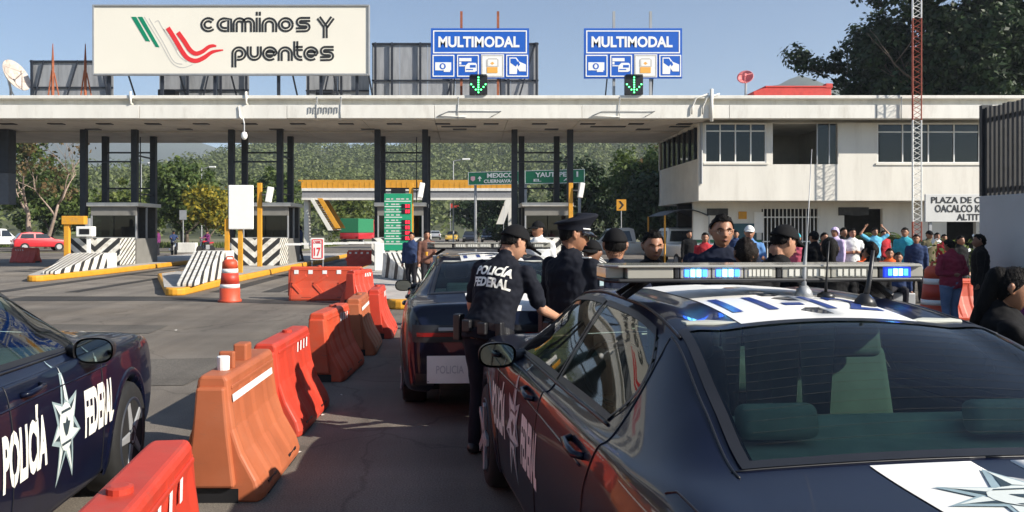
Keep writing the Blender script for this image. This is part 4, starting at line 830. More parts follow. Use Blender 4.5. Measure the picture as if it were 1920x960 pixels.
# ---------------------------------------------------------------- far vehicles
mat('tail_red', (.18,.006,.006), .25, var=.1); mat('far_glass', (.02,.025,.03), .08, var=.1, spec=.8)
mat('paint_white', (.75,.75,.73), .3, var=.03, coat=.6); mat('paint_red', (.50,.02,.03), .3, var=.05, coat=.6); mat('paint_silver', (.45,.46,.47), .3, .3, var=.04, coat=.6); mat('paint_yellow', (.7,.45,.08), .35, var=.05, coat=.5); mat('paint_green', (.03,.22,.10), .4, var=.06); mat('paint_black', (.012,.012,.014), .25, var=.05, coat=.8)
PROF = {'hatch': ([(0,.35),(.02,.75),(.12,.95),(.9,1.0),(1.0,.98),(2.9,.95),(3.75,.82),(3.95,.6),(3.95,.3)], [(.18,.95),(.55,1.42),(1.1,1.5),(1.9,1.46),(2.85,.95)], 1.66),
 'sedan': ([(0,.35),(.02,.75),(.1,1.0),(.8,1.03),(3.2,.98),(4.2,.85),(4.5,.6),(4.5,.3)], [(.7,1.02),(1.25,1.4),(1.8,1.47),(2.4,1.43),(3.2,.98)], 1.75),
 'pickup': ([(0,.5),(0,1.05),(1.9,1.05),(3.2,1.08),(4.6,1.0),(5.1,.85),(5.15,.45)], [(1.95,1.06),(2.05,1.72),(2.3,1.78),(3.2,1.74),(3.85,1.06)], 1.85),
 'van': ([(0,.4),(0,1.1),(3.6,1.1),(4.4,.95),(4.6,.45)], [(.02,1.1),(.12,1.95),(.5,2.05),(3.0,2.02),(3.8,1.1)], 1.8),
 'truck': ([(0,.6),(0,1.3),(4.8,1.3),(5.0,1.3),(6.6,1.3),(6.7,.55)], [(4.9,1.3),(4.95,2.7),(5.2,2.8),(6.3,2.75),(6.65,1.3)], 2.3)}
def far_car(kind, label, x, y, rz, paint, group='vehicles beyond the toll lanes', cargo=None):
    body, house, w = PROF[kind]; c = thing('pickup_truck' if kind == 'pickup' else 'truck' if kind == 'truck' else 'van' if kind == 'van' else 'car', label, 'truck' if kind in ('truck',) else 'pickup' if kind == 'pickup' else 'van' if kind == 'van' else 'car', (x, y, 0), rz, group); L_ = body[-1][0]
    b = MB(); b.prism([(p-L_/2, z) for p, z in body], -w/2, w/2, 'x'); b.build('body', paint, c, bevel=.07, seg=3, smooth=True)
    b = MB(); hw0, hw1 = w/2-.06, w/2-.22; P = [(p-L_/2, z) for p, z in house]; n = len(P); zt = max(z for _, z in P); zb = P[0][1]
    f = lambda z: hw0+(hw1-hw0)*(z-zb)/(zt-zb); b.add([(-f(z), p, z) for p, z in P]+[(f(z), p, z) for p, z in P], [tuple(range(n)), tuple(range(2*n-1, n-1, -1))]+[(i, n+i, n+i+1, i+1) for i in range(n-1)]); b.build('cabin', paint, c, bevel=.03)
    # glazing: rear, front and sides as thin proud panels
    def pane(i, nm):
        (p0, z0), (p1, z1) = P[i], P[i+1]; d = Vector((p1-p0, z1-z0)); nn = Vector((-d.y, d.x)).normalized()*.014; a = .14
        q = [((p0+d.x*t)+nn.x, (z0+d.y*t)+nn.y) for t in (a, 1-a)]; b = MB(); b.add([(-f(z)+.09, p, z) for p, z in q]+[(f(z)-.09, p, z) for p, z in q], [(0,2,3,1)]); b.build(nm, 'far_glass', c, solid=.01)
    pane(0, 'rear_window'); pane(n-2, 'windscreen')
    for s in (-1, 1):
        for (t0, t1) in ((.10,.46),(.50,.90)):
            pa = P[0][0]+(P[-1][0]-P[0][0])*t0; pb_ = P[0][0]+(P[-1][0]-P[0][0])*t1; za = zb+.06; ztp = zt-.16
            sh0 = .12 if t0 < .2 else .02; sh1 = .3 if t1 > .8 else .02
            b = MB(); b.add([(s*(f(za)+.012), pa, za),(s*(f(za)+.012), pb_, za),(s*(f(ztp)+.012), pb_-sh1, ztp),(s*(f(ztp)+.012), pa+sh0, ztp)], [(0,1,2,3)]); b.build('side_window', 'far_glass', c, solid=.01)
        for yw in (.75 if kind != 'truck' else 1.3, L_-.8):
            b = MB(); b.lathe([(.20,-.1),(.32,-.1),(.33,-.06),(.33,.06),(.32,.1),(.20,.1)], 18, (s*(w/2-.09), yw-L_/2, .33), axis='x'); wh = b.build('wheel', 'rubber', c, smooth=False)
            b = MB(); b.lathe([(.03,-.02),(.2,-.015),(.2,.02)], 14, (s*(w/2+.015), yw-L_/2, .33), axis='x'); b.build('rim', 'grey_metal', wh)
        b = MB(); b.bb(s*w/2*.78-.12, s*w/2*.78+.12, -L_/2-.015, -L_/2+.03, .72, .9); b.build('tail_light', 'tail_red', c, bevel=.01)
        b = MB(); b.bb(s*w/2*.75-.14, s*w/2*.75+.14, L_/2-.06, L_/2+.012, .6, .74); b.build('headlight', 'chrome', c, bevel=.01)
    b = MB(); b.bb(-w*.46, w*.46, -L_/2-.06, -L_/2+.06, .38, .56); b.build('bumper', 'black_plastic', c, bevel=.03)
    if cargo: b = MB(); b.bb(-w/2+.05, w/2-.05, -L_/2, L_/2-2.0, 1.32, 2.9); b.build('cargo_box', cargo, c, bevel=.05)
    return c
far_car('pickup', 'white pickup at the far left edge', wx(-6,66), 66, R(-58), 'paint_white'); far_car('hatch', 'bright red hatchback beyond the leftmost lane', wx(76,63), 63, R(-52), 'paint_red')
far_car('truck', 'red and green truck under the footbridge', wx(676,92), 92, R(-14), 'paint_red', cargo='paint_green'); far_car('hatch', 'yellow taxi on the far road', wx(848,112), 112, R(176), 'paint_yellow'); far_car('sedan', 'silver car furthest along the far road', wx(816,130), 130, R(3), 'paint_silver')
far_car('van', 'white van on the left of the far road', wx(796,104), 104, R(2), 'paint_white'); far_car('sedan', 'dark car on the far road right of the taxi', wx(882,98), 98, R(178), 'paint_black'); far_car('pickup', 'dark pickup on the far road nearest the booth column', wx(918,92), 92, R(178), 'paint_black'); far_car('sedan', 'white car on the far road behind the taxi', wx(808,150), 150, R(2), 'paint_white')
far_car('pickup', 'white pickup seen from the side behind the officers', wx(1165,40), 40, R(86), 'paint_white'); far_car('pickup', 'white pickup with its rear toward the lanes at the office corner', wx(1275,36.5), 36.5, R(8), 'paint_white')
sh = thing('lean_to_shelter', 'dark tarpaulin lean-to over the white pickup at the office corner', 'shelter', (wx(1272,36), 36, 0))
b = MB(); g = [[(-1.0+1.9*u, -1.6+v*3.2, 2.3+.28*math.sin(u*PI)) for v in (0,.5,1)] for u in np.linspace(0, 1, 9)]; b.grid(g); b.build('tarpaulin', 'dark_steel', sh, solid=.03)
for xx, m in ((-1.0,'yellow_paint'),(.9,'grey_metal')):
    for yy in (-1.6,1.6): b = MB(); b.tube([(xx,yy,0),(xx,yy,2.3)], .04, 6); b.build('pole', m, sh)
# ---------------------------------------------------------------- planted cycad and pots at the office
def fronds(name, label, loc, n, ln, seed, m='leaf_mid', h0=.5):
    rn = random.Random(seed); root = thing(name, label, 'plant', loc); b = MB(); b.lathe([(.16,0),(.13,h0*.5),(.15,h0)], 10); b.build('trunk', 'bark', root)
    for k in range(n):
        a = 2*PI*k/n+rn.uniform(-.2,.2); e = rn.uniform(.3,1.1); q = MB(); pts = []
        for i in range(9): t = i/8; r = ln*t*(.95 if e < .7 else .75); pts.append(Vector((math.cos(a)*r, math.sin(a)*r, h0+ln*(e*t-1.05*e*t*t*.9))))
        for i in range(1, 9):
            p = pts[i]; d = (pts[i]-pts[i-1]).normalized(); sd = d.cross(Vector((0,0,1))).normalized(); l = .26*math.sin(PI*min(1, (i+.6)/9.2))+.05
            for s in (-1, 1):
                for o in (0, .5):
                    pp = pts[i-1].lerp(p, o+.25); tip = pp+sd*s*l+d*l*.5+Vector((0,0,-.05)); q.add([tuple(pp-d*.02), tuple(tip), tuple(pp+d*.03)], [(0,1,2)])
        q.tube(pts, .012, 4); q.build('frond', m, root)
fronds('cycad', 'spiky green cycad before the office doorway', (wx(1648,29), 29, .35), 16, 1.05, 3, h0=.95); fronds('cycad', 'spiky dark cycad nearer the lattice mast', (wx(1680,29.5), 29.5, .35), 14, .95, 4, h0=.85, m='leaf_dark')
b = MB(); b.bb(-2.4, 1.5, -.4, .4, 0, .36); tag(b.build('planter', 'concrete', loc=(wx(1668,29.2), 29.2, 0), bevel=.03), 'low concrete planter holding the cycads', 'planter')
def bush(label, loc, r, seed, m):
    rng = np.random.default_rng(seed); root = thing('flowering_bush', label, 'plant', loc); C = rng.normal(size=(16,3))*[r*.5,r*.5,r*.3]+[0,0,r*.9]
    V, Q = leaf_quads(C, [r*.4]*16, 40, .06, rng); mesh_obj('foliage', np_mesh('foliage', V, Q), m, root); b = MB(); [b.tube([(0,0,0),tuple(c)], .015, 4) for c in C[:6]]; b.build('stem', 'bark', root)
    V, Q = leaf_quads(C[:8], [r*.55]*8, 4, .07, rng); mesh_obj('blossom', np_mesh('blossom', V, Q), 'sign_white', root)
bush('leafy bush with pale flowers behind the woman in maroon', (wx(1815,19), 19, 0), .95, 8, 'leaf_light')
# ---------------------------------------------------------------- plastic road barriers
HALF = [(.30,0),(.31,.05),(.285,.13),(.19,.29),(.135,.44),(.108,.62),(.098,.735),(.08,.765)]
def bar_w(z):
    for (x0, z0), (x1, z1) in zip(HALF, HALF[1:]):
        if z <= z1: return x0+(x1-x0)*(z-z0)/(z1-z0)
    return HALF[-1][0]
def barrier(label, loc, rz, L, m, strips='patches', lug=False, chev=False, tone=1., sc=1.):
    t = thing('road_barrier', label, 'barrier', loc, rz, 'plastic road barriers'); t.scale = (sc, sc, sc)
    prof = HALF+[(-x, z) for x, z in HALF[::-1]]
    n = 26; g = []
    for i in range(n+1):
        y = -L/2+L*i/n; e = min(i, n-i)/n*L; k = 1-.10*max(0, 1-e/.10)**2
        fl = 0 if chev else .012*(1 if (abs((i/n*4.0) % 1-.5) < .27) else 0)     # shallow flutes
        g.append([(x*k-(fl if .1 < z < .66 else 0)*(1 if x > 0 else -1), y, z) for x, z in prof])
    b = MB(); b.grid(g, closed_v=True); p = len(prof); b.f += [tuple(range(p)), tuple(range(n*p, (n+1)*p))[::-1]]; b.m += [0, 0]
    o = b.build('shell', m, t, bevel=.016, seg=2)
    for s in (-1, 1):                                          # interlocking end columns, fork slots
        b = MB(); b.prism([(-.145,.10),(.145,.10),(.105,.45),(.085,.70),(-.085,.70),(-.105,.45)], s*(L/2-.03), s*(L/2+.045), 'y'); b.build('end_column', m, t, bevel=.015)
        b = MB(); b.prism([(-.16,.0),(.16,.0),(.16,.085),(-.16,.085)], s*(L/2-.02), s*(L/2+.004), 'y'); b.build('base_notch', 'black_plastic', t)
        for yy in (-L*.25, L*.25):
            b = MB(); b.bb(s*.272-.03, s*.272+.03, yy-.11, yy+.11, .004, .085); b.build('fork_slot', 'black_plastic', t)
        # raised edge rib along the top
        b = MB(); b.bb(s*.098-.012, s*.098+.012, -L/2+.05, L/2-.05, .675, .70); b.build('rib', m, t, bevel=.006)
        if strips == 'line':
            z0, z1 = .60, .645; b = MB(); b.add([(s*(bar_w(z0)+.006), -L*.46, z0),(s*(bar_w(z0)+.006), L*.40, z0),(s*(bar_w(z1)+.006), L*.40, z1),(s*(bar_w(z1)+.006), -L*.46, z1)], [(0,1,2,3)]); b.build('reflective_strip', 'reflective', t, solid=.002)
        else:
            for q in range(4 if not chev else 5):
                z0, z1 = .60, .69; yq = -L*.42+q*L*.2 if chev else L*.02+q*L*.095; w = .10 if chev else .035; b = MB(); sh = 0 if chev else .05
                b.add([(s*(bar_w(z0)+.007), yq, z0),(s*(bar_w(z0)+.007), yq+w, z0),(s*(bar_w(z1)+.007), yq+w+sh, z1),(s*(bar_w(z1)+.007), yq+sh, z1)], [(0,1,2,3)]); b.build('reflective_patch', 'reflective', t, solid=.002)
        if chev:
            for q in (-.45, .12, .6):
                pts = [(q-.16,.57),(q+.14,.38),(q-.06,.18)]
                for (a, c) in zip(pts, pts[1:]):
                    b = MB(); k = MB(); d = Vector((c[0]-a[0], c[1]-a[1])).normalized(); nn = Vector((-d.y, d.x))*.035
                    P = [(a[0]+nn.x, a[1]+nn.y),(a[0]-nn.x, a[1]-nn.y),(c[0]-nn.x, c[1]-nn.y),(c[0]+nn.x, c[1]+nn.y)]
                    b.add([(s*(bar_w(z)-.03), y, z) for y, z in P]+[(s*(bar_w(z)+.022), y, z) for y, z in P], [(0,1,2,3),(4,5,6,7)]+[(i,(i+1)%4,4+(i+1)%4,4+i) for i in range(4)]); b.build('arrow_rib', m, t, bevel=.006)
    if lug:
        b = MB(); b.lathe([(.038,.76),(.040,.845),(.036,.85)], 14, (0,-L*.30,0)); b.build('filler_cap', 'reflective', t, smooth=False)
        b = MB(); b.bb(-.045,.045,.02,.16,.755,.875); b.build('lug', m, t, bevel=.012); b = MB(); b.bb(-.05,.05,-L*.30+.06,-L*.30+.10,.755,.87); b.build('lug', m, t, bevel=.012)
    else:
        b = MB(); b.lathe([(.045,.755),(.045,.785),(.03,.79)], 14, (0, L*.1, 0)); b.build('filler_cap', m, t)
    return t
barrier('bright red plastic barrier in the bottom left foreground', (-1.20,2.62,0), R(7), 1.75, 'barrier_red', sc=1.02)
barrier('faded tan-orange barrier with a white strip and filler cap', (-1.60,5.55,0), R(0), 1.12, 'barrier_tan', strips='line', lug=True, sc=1.03)
barrier('orange barrier directly behind the tan one', (-1.66,7.15,0), R(-1), 1.25, 'barrier_red')
barrier('orange barrier third in line from the tan one', (-1.66,9.55,0), R(-3), 1.3, 'barrier_orange')
barrier('faded orange barrier fourth in line from the tan one', (-1.58,11.35,0), R(2), 1.2, 'barrier_tan', strips='line')
barrier('orange barrier at the far end of the row, half hidden', (-1.50,13.0,0), R(2), 1.2, 'barrier_red')
barrier('orange barrier with embossed arrows standing across the lane', (wx(612,19.3),19.3,0), R(90), 1.62, 'barrier_orange', chev=True, sc=1.05)
barrier('orange barrier turned sideways behind the arrowed one', (wx(676,18.7),18.6,0), R(-20), .9, 'barrier_red')
barrier('red barrier past the boom gate by the price board', (wx(680,36),36,0), R(90), 1.3, 'barrier_red', chev=True)
barrier('dark red barrier in the shade at the far left', (wx(48,41),41,0), R(75), 1.5, 'barrier_red')
barrier('orange barrier by the wall behind the woman in maroon', (wx(1815,14.8),15.2,0), R(90), .9, 'barrier_orange')
# orange drum
dr = thing('traffic_drum', 'orange traffic drum with two white bands before the striped wedge', 'traffic drum', (wx(431,18.75), 18.75, 0))
def drum(dr, H=1.0):
    b = MB(); b.lathe([(.27,0),(.27,.05),(.235,.08),(.232,.33)], 28); b.build('base_ring', 'barrier_orange', dr, smooth=True)
    b = MB(); b.lathe([(.228,.33),(.226,.42)], 28); b.build('reflective_band', 'reflective', dr, smooth=True)
    b = MB(); b.lathe([(.218,.42),(.195,.68)], 28); b.build('drum_body', 'barrier_red', dr, smooth=True)
    b = MB(); b.lathe([(.193,.68),(.186,.78)], 28); b.build('reflective_band', 'reflective', dr, smooth=True)
    b = MB(); b.lathe([(.182,.78),(.17,.93),(.13,.985),(.05,1.0)], 28); b.build('drum_top', 'barrier_orange', dr, smooth=True)
    b = MB(); b.tube([(-.09,0,.98),(-.07,0,1.06),(.07,0,1.06),(.09,0,.98)], .018, 6); b.build('handle', 'barrier_orange', dr)
drum(dr)
dr2 = thing('traffic_drum', 'orange traffic drum in the shade beside the woman in maroon', 'traffic drum', (wx(1757,14.4), 14.4, 0)); drum(dr2); dr2.scale = (1.15,1.15,1.05)
# ---------------------------------------------------------------- police cars
def pchip(xs, ys, x):
    n = len(xs); h = [xs[i+1]-xs[i] for i in range(n-1)]; dl = [(ys[i+1]-ys[i])/h[i] for i in range(n-1)]; m = [0.]*n; m[0] = dl[0]; m[-1] = dl[-1]
    for i in range(1, n-1):
        if dl[i-1]*dl[i] > 0: w1 = 2*h[i]+h[i-1]; w2 = h[i]+2*h[i-1]; m[i] = (w1+w2)/(w1/dl[i-1]+w2/dl[i])
    i = 0
    while i < n-2 and x > xs[i+1]: i += 1
    t = max(0, min(1, (x-xs[i])/h[i])); a, b, c, d = (1+2*t)*(1-t)**2, t*(1-t)**2, t*t*(3-2*t), t*t*(t-1)
    return a*ys[i]+b*h[i]*m[i]+c*ys[i+1]+d*h[i]*m[i+1]
YS = [0, .04, .12, .35, .72, 1.05, 1.50, 2.0, 2.5, 2.95, 3.35, 3.75, 4.3, 4.75, 4.95, 5.04]
TB = {'w': [.76,.83,.88,.925,.945,.95,.945,.94,.94,.945,.965,.975,.965,.92,.84,.72],
 'zs': [.80,.90,.955,.97,.985,.985,.965,.95,.94,.935,.935,.935,.92,.86,.78,.68],
 'zc': [.83,.965,1.045,1.06,1.085,1.225,1.375,1.42,1.425,1.39,1.215,1.035,.985,.90,.82,.70],
 'x6': [.70,.765,.80,.835,.845,.845,.84,.835,.835,.835,.835,.82,.82,.79,.72,.6],
 'z6': [.812,.945,1.012,1.028,1.045,1.035,1.02,1.0,.985,.975,.97,.972,.955,.885,.80,.69],
 'x7': [.52,.60,.64,.68,.70,.665,.605,.585,.58,.58,.64,.72,.65,.6,.5,.4],
 'z7': [.82,.955,1.03,1.045,1.065,1.17,1.315,1.37,1.375,1.345,1.175,1.005,.97,.893,.81,.695],
 'zb': [.36,.30,.26,.24,.21,.20,.20,.20,.20,.20,.20,.21,.23,.26,.29,.33]}
def sect(y):
    q = {k: pchip(YS, t, y) for k, t in TB.items()}; w, zb, zs = q['w'], q['zb'], q['zs']; H = zs-zb
    P = [(.80*w, zb), (.95*w, zb+.025), (.985*w, zb+.2*H), (1.0*w, zb+.5*H), (.99*w, zb+.80*H), (.955*w, zs), (q['x6'], q['z6']), (q['x7'], q['z7'])]
    for t in (.33, .66, 1.): P.append((q['x7']*(1-t), q['z7']+(q['zc']-q['z7'])*(1-(1-t)**2)))
    return P
SCACHE = {}
def S(y, v, side=1, off=0.):
    if y not in SCACHE: SCACHE[y] = sect(y)
    P = SCACHE[y]; i = min(int(v), 9); t = v-i
    def g(k):
        if k < 0: return (2*P[0][0]-P[1][0], 2*P[0][1]-P[1][1])
        if k > 10: return (-P[20-k][0], P[20-k][1])
        return P[k]
    p0, p1, p2, p3 = g(i-1), g(i), g(i+1), g(i+2); o = []
    for c in (0, 1): o.append(.5*((2*p1[c])+(-p0[c]+p2[c])*t+(2*p0[c]-5*p1[c]+4*p2[c]-p3[c])*t*t+(-p0[c]+3*p1[c]-3*p2[c]+p3[c])*t**3))
    p = Vector((o[0]*side, y, o[1]))
    if off:
        e = .01; v2 = min(10, v+e); v1 = max(0, v-e); dv = S(y, v2, side)-S(y, v1, side); y1, y2 = max(0, round(y-.02, 4)), min(5.04, round(y+.02, 4)); du = S(y2, v, side)-S(y1, v, side)
        n = du.cross(dv); n = n.normalized() if n.length > 1e-9 else Vector((0,0,1))
        ref = Vector((side*(1 if v < 7 else .2), 0, (.2 if v < 7 else 1)))
        if n.dot(ref) < 0: n = -n
        p = p+n*off
    return p
WINS = {'front_window': (lambda v: 2.425, lambda v: 3.50, 6.14, 6.90), 'rear_window_side': (lambda v: 1.50-.10*math.sin(PI*min(1, max(0, (v-6.10)/.85)))+.14*max(0, (v-6.1)/.85)**3, lambda v: 2.365, 6.14, 6.90)}
BACK = (.79, 1.47, 7.30); WIND = (3.02, 3.66, 7.22)
AXL = (1.0, 4.05); WZ, AR = .335, .385
def in_hole(y, v, side):
    for a, b, v0, v1 in WINS.values():
        if v0-.02 < v < v1+.02 and a(v)-.008 < y < b(v)+.008: return True
    for y0, y1, v0 in (BACK, WIND):
        if y0-.008 < y < y1+.008 and v > v0-.02: return True
    if v < 5:
        p = S(y, v)
        for yc in AXL:
            if (p.y-yc)**2+(p.z-WZ)**2 < AR*AR: return True
    return False
mat('police_paint', (.003,.005,.017), .35, 0., var=.15, coat=.55, spec=.12)
mat('police_white', (.78,.77,.73), .45, var=.03, coat=.08, spec=.3)
mat('decal_white', (.82,.80,.72), .4, var=.05); mat('decal_silver', (.38,.50,.52), .3, .3, var=.10, scale=20); mat('decal_dark', (.03,.05,.06), .4); mat('decal_pale', (.66,.70,.66), .4, var=.05)
mat('decal_blue', (.02,.05,.22), .35)
mat('interior', (.05,.055,.052), .8, var=.2, scale=10); mat('interior_pale', (.44,.45,.40), .8, var=.12, scale=8)
mat('lens_clear', (.34,.33,.29), .15, var=.05, coat=.5); mat('lens_led', (.60,.59,.53), .3, var=.05)
mat('led_blue', (.05,.15,.9), .3, emit=(.02,.13,1.), estr=4.5); mat('led_core', (.3,.6,1.), .3, emit=(.10,.50,1.), estr=7.); mat('lens_blue', (.02,.06,.5), .15, emit=(.02,.06,.8), estr=.5)
mat('mirror', (.38,.42,.40), .04, 1., var=.01)
glass_mat('tinted_glass', (.52,.72,.62), base=-.015)
ysamp = sorted(set([round(x, 4) for x in list(np.linspace(0, .16, 11))+list(np.linspace(.16, 4.9, 190))+list(np.linspace(4.9, 5.04, 9))]))
vsamp = list(np.linspace(0, 5, 34))+list(np.linspace(5, 7, 24))[1:]+list(np.linspace(7, 10, 18))[1:]
def make_car():
    car = thing('police_car', 'police car', 'police car', (0, 0, 0))
    b = MB(); full = MB()
    for side in (1, -1):
        idx = {}; fidx = {}
        for i in range(len(ysamp)-1):
            for j in range(len(vsamp)-1):
                ym, vm = (ysamp[i]+ysamp[i+1])/2, (vsamp[j]+vsamp[j+1])/2
                for mb, ix, ok in ((full, fidx, True), (b, idx, not in_hole(ym, vm, side))):
                    if not ok: continue
                    q = []
                    for (a, c) in ((i, j), (i+1, j), (i+1, j+1), (i, j+1)):
                        if (a, c) not in ix: ix[(a, c)] = len(mb.v); mb.v.append(tuple(S(ysamp[a], vsamp[c], side)))
                        q.append(ix[(a, c)])
                    mb.f.append(tuple(q)); mb.m.append(0)
    for yy in (0., 5.04):                                         # tail and nose faces
        for mb in (b, full):
            k = len(mb.v); ring = [S(yy, v, 1) for v in vsamp]+[S(yy, v, -1) for v in vsamp[::-1]]; mb.v += [tuple(p) for p in ring]; mb.f.append(tuple(range(k, k+len(ring)))); mb.m.append(0)
    me = b.mesh('body'); bm = bmesh.new(); bm.from_mesh(me); bmesh.ops.remove_doubles(bm, verts=bm.verts, dist=.0004); bmesh.ops.recalc_face_normals(bm, faces=bm.faces); bm.to_mesh(me); bm.free()
    mesh_obj('body', me, 'police_paint', car, smooth=True)
    fm = full.mesh('f', False); bv = BVHTree.FromPolygons([v.co[:] for v in fm.vertices], [p.vertices[:] for p in fm.polygons])
    def drape(mesh, fn, dirv, off):                               # lay a flat mesh onto the body along dirv
        for v in mesh.vertices:
            o, e = fn(v.co); h = bv.ray_cast(o, dirv)
            if h[0] is not None:
                n = h[1] if h[1].dot(dirv) < 0 else -h[1]; v.co = h[0]+n*(off+e)
        mesh.update(); return mesh
    def dice(mesh, st=.05):
        bm = bmesh.new(); bm.from_mesh(mesh); xs = [v.co.x for v in bm.verts]; ys = [v.co.y for v in bm.verts]
        for ax, lo, hi in ((0, min(xs), max(xs)), (1, min(ys), max(ys))):
            t = lo+st
            while t < hi:
                bmesh.ops.bisect_plane(bm, geom=bm.verts[:]+bm.edges[:]+bm.faces[:], plane_co=(t if ax == 0 else 0, t if ax else 0, 0), plane_no=(1-ax, ax, 0)); t += st
        bmesh.ops.triangulate(bm, faces=bm.faces); bm.to_mesh(mesh); bm.free(); return mesh
    def side_decal(name, mesh, m, side, yc, zc, off=.003, parent=car):   # mesh in xy: x forward-reading
        f = lambda c: (Vector((side*1.6, yc+c.x*(1 if side > 0 else -1), zc+c.y)), c.z)
        return mesh_obj(name, drape(dice(mesh), f, Vector((-side, 0, 0)), off), m, parent)
    def top_decal(name, mesh, m, yc, off=.003, parent=car, xo=0.):
        f = lambda c: (Vector((c.x+xo, yc+c.y, 2.)), c.z); return mesh_obj(name, drape(dice(mesh), f, Vector((0, 0, -1)), off), m, parent)
    def poly_mesh(polys):
        me = bpy.data.meshes.new('p'); V = []; Fc = []
        for z, P in polys: Fc.append(tuple(range(len(V), len(V)+len(P)))); V += [(p[0], p[1], z) for p in P]
        me.from_pydata(V, [], Fc); me.update(); return me
    # window glass patches and black surrounds
    def patch(side, ya, yb, v0, v1, nm, gm, nu=16, nv=10, frame=.03, both=False):
        def pt(s, t, off):
            if both: v = 10-abs(s)*(10-v0); sd = 1 if s >= 0 else -1; y = ya(0)+(yb(0)-ya(0))*t; return S(round(y, 4), v, sd, off)
            v = v0+(v1-v0)*t; y = ya(v)+(yb(v)-ya(v))*s; return S(round(max(.02, y), 4), max(0, v), side, off)
        us = np.linspace(-1, 1, 2*nu+1) if both else np.linspace(0, 1, nu+1); ts = np.linspace(0, 1, nv+1)
        g = MB(); g.grid([[pt(s, t, .002) for t in ts] for s in us]); o = g.build(nm, gm, car, smooth=True)
        # surround ring
        ext = frame; L_ = (yb(v0)-ya(v0)); eu = ext/L_ if not both else .055; ev = .035/.33 if not both else ext/L_
        iu = ext*.25/L_ if not both else .012; iv = .01
        us2 = [us[0]-eu]+list(us)+[us[-1]+eu]; ts2 = [-ev]+list(ts)+[1+ev]; fr = MB()
        G = [[pt(s, t, .0065) for t in ts2] for s in us2]; nu2, nv2 = len(us2), len(ts2); fr.v = [tuple(p) for r in G for p in r]
        for i in range(nu2-1):
            for j in range(nv2-1):
                if i == 0 or j == 0 or i == nu2-2 or j == nv2-2: fr.f.append((i*nv2+j, (i+1)*nv2+j, (i+1)*nv2+j+1, i*nv2+j+1)); fr.m.append(0)
        fr.build('surround', 'black_plastic', o, smooth=True)
        return o
    for side in (1, -1):
        for nm, (a, c, v0, v1) in WINS.items(): patch(side, a, c, v0, v1, 'side_window', 'tinted_glass', frame=.016)
    patch(1, lambda v: BACK[0], lambda v: BACK[1], BACK[2], 10, 'rear_window', 'tinted_glass', both=True, frame=.035)
    patch(1, lambda v: WIND[0], lambda v: WIND[1], WIND[2], 10, 'windscreen', 'car_glass', both=True, frame=.03)
    for q in range(13):                                           # heating wires on the rear glass
        t = .10+.80*q/12; w = MB(); w.tube([S(round(BACK[0]+(BACK[1]-BACK[0])*t, 4), 10-abs(s)*2.5, 1 if s >= 0 else -1, .0035) for s in np.linspace(-1, 1, 25)], .0004, 4); w.build('heating_wire', 'rubber', [k for k in car.children if k.name.startswith('rear_window')][0])
    # seams, belt chrome, arches, wheels, handles, mirrors
    def seam(pts, side, w=.006, m='black_plastic', off=.0015, nm='seam'):
        t = MB(); t.tube([S(round(y, 4), v, side, off) for y, v in pts], w/2, 5); return t.build(nm, m, car, smooth=True)
    for side in (1, -1):
        seam([(2.40, v) for v in np.linspace(1, 6.0, 24)], side); seam([(3.56-.10*math.sin((v-1)/5*PI)*.3, v) for v in np.linspace(1, 6.0, 24)], side)
        seam([(1.42+.12*max(0, (3.4-v)/2.4)-.08*math.sin(PI*min(1, max(0, (v-4)/3.0)))+.12*max(0, v-6.2)**2, v) for v in np.linspace(1.0, 7.0, 34)], side)
        seam([(y, 1.1) for y in np.linspace(1.55, 3.55, 40)], side)
        seam([(y, 6.02) for y in np.linspace(1.46, 3.55, 60)], side, .014, 'black_plastic', .004, 'belt_moulding')
        seam([(y, 5.55+.3*(y < .72)) for y in np.linspace(.14, .74, 20)], side)
        seam([(y, 4.35) for y in np.linspace(1.5, 3.62, 50)], side, .012, 'police_paint', .0, 'crease')
        for yc in AXL:
            g = []; well = MB()
            for k in range(25):
                a = R(-18)+R(216)*k/24; ca, sa = math.cos(a), math.sin(a); row = []
                for r, e in ((AR-.018,.0),(AR+.004,.012),(AR+.035,.008),(AR+.05,-.004)):
                    y, z = yc+r*ca, WZ+r*sa; h = bv.ray_cast(Vector((side*1.6, y, z)), Vector((-side, 0, 0))); x = h[0].x if h[0] is not None else side*.93
                    row.append((x+side*e if e != 0 else x-side*.05, y, z))
                g.append(row)
            lip = MB(); lip.grid(g); lip.build('wheel_arch', 'police_paint', car, smooth=True)
            well.grid([[(side*x, yc+(AR-.01)*math.cos(a), WZ+(AR-.01)*math.sin(a)) for x in (.58,.90)] for a in np.linspace(R(-25), R(205), 24)]); well.add([(side*.58, yc+(AR)*math.cos(a), WZ+AR*math.sin(a)) for a in np.linspace(0, 2*PI, 20)[:-1]], [tuple(range(19))]); well.build('wheel_well', 'black_plastic', car)
            cx = side*(.82 if yc < 2 else .865); w = MB(); w.lathe([(.235,-.115),(.31,-.118),(.335,-.095),(.342,-.06),(.342,.06),(.335,.095),(.31,.118),(.235,.115)], 36, (cx, yc, WZ), axis='x'); tw = w.build('wheel', 'rubber', car, smooth=True)
            r = MB(); r.lathe([(.04,.125*side),(.06,.128*side),(.07,.10*side),(.205,.09*side),(.225,.122*side),(.24,.124*side),(.24,-.05*side)], 32, (cx, yc, WZ), axis='x')
            r.build('rim', 'grey_metal' if False else 'dark_steel', tw, smooth=True)
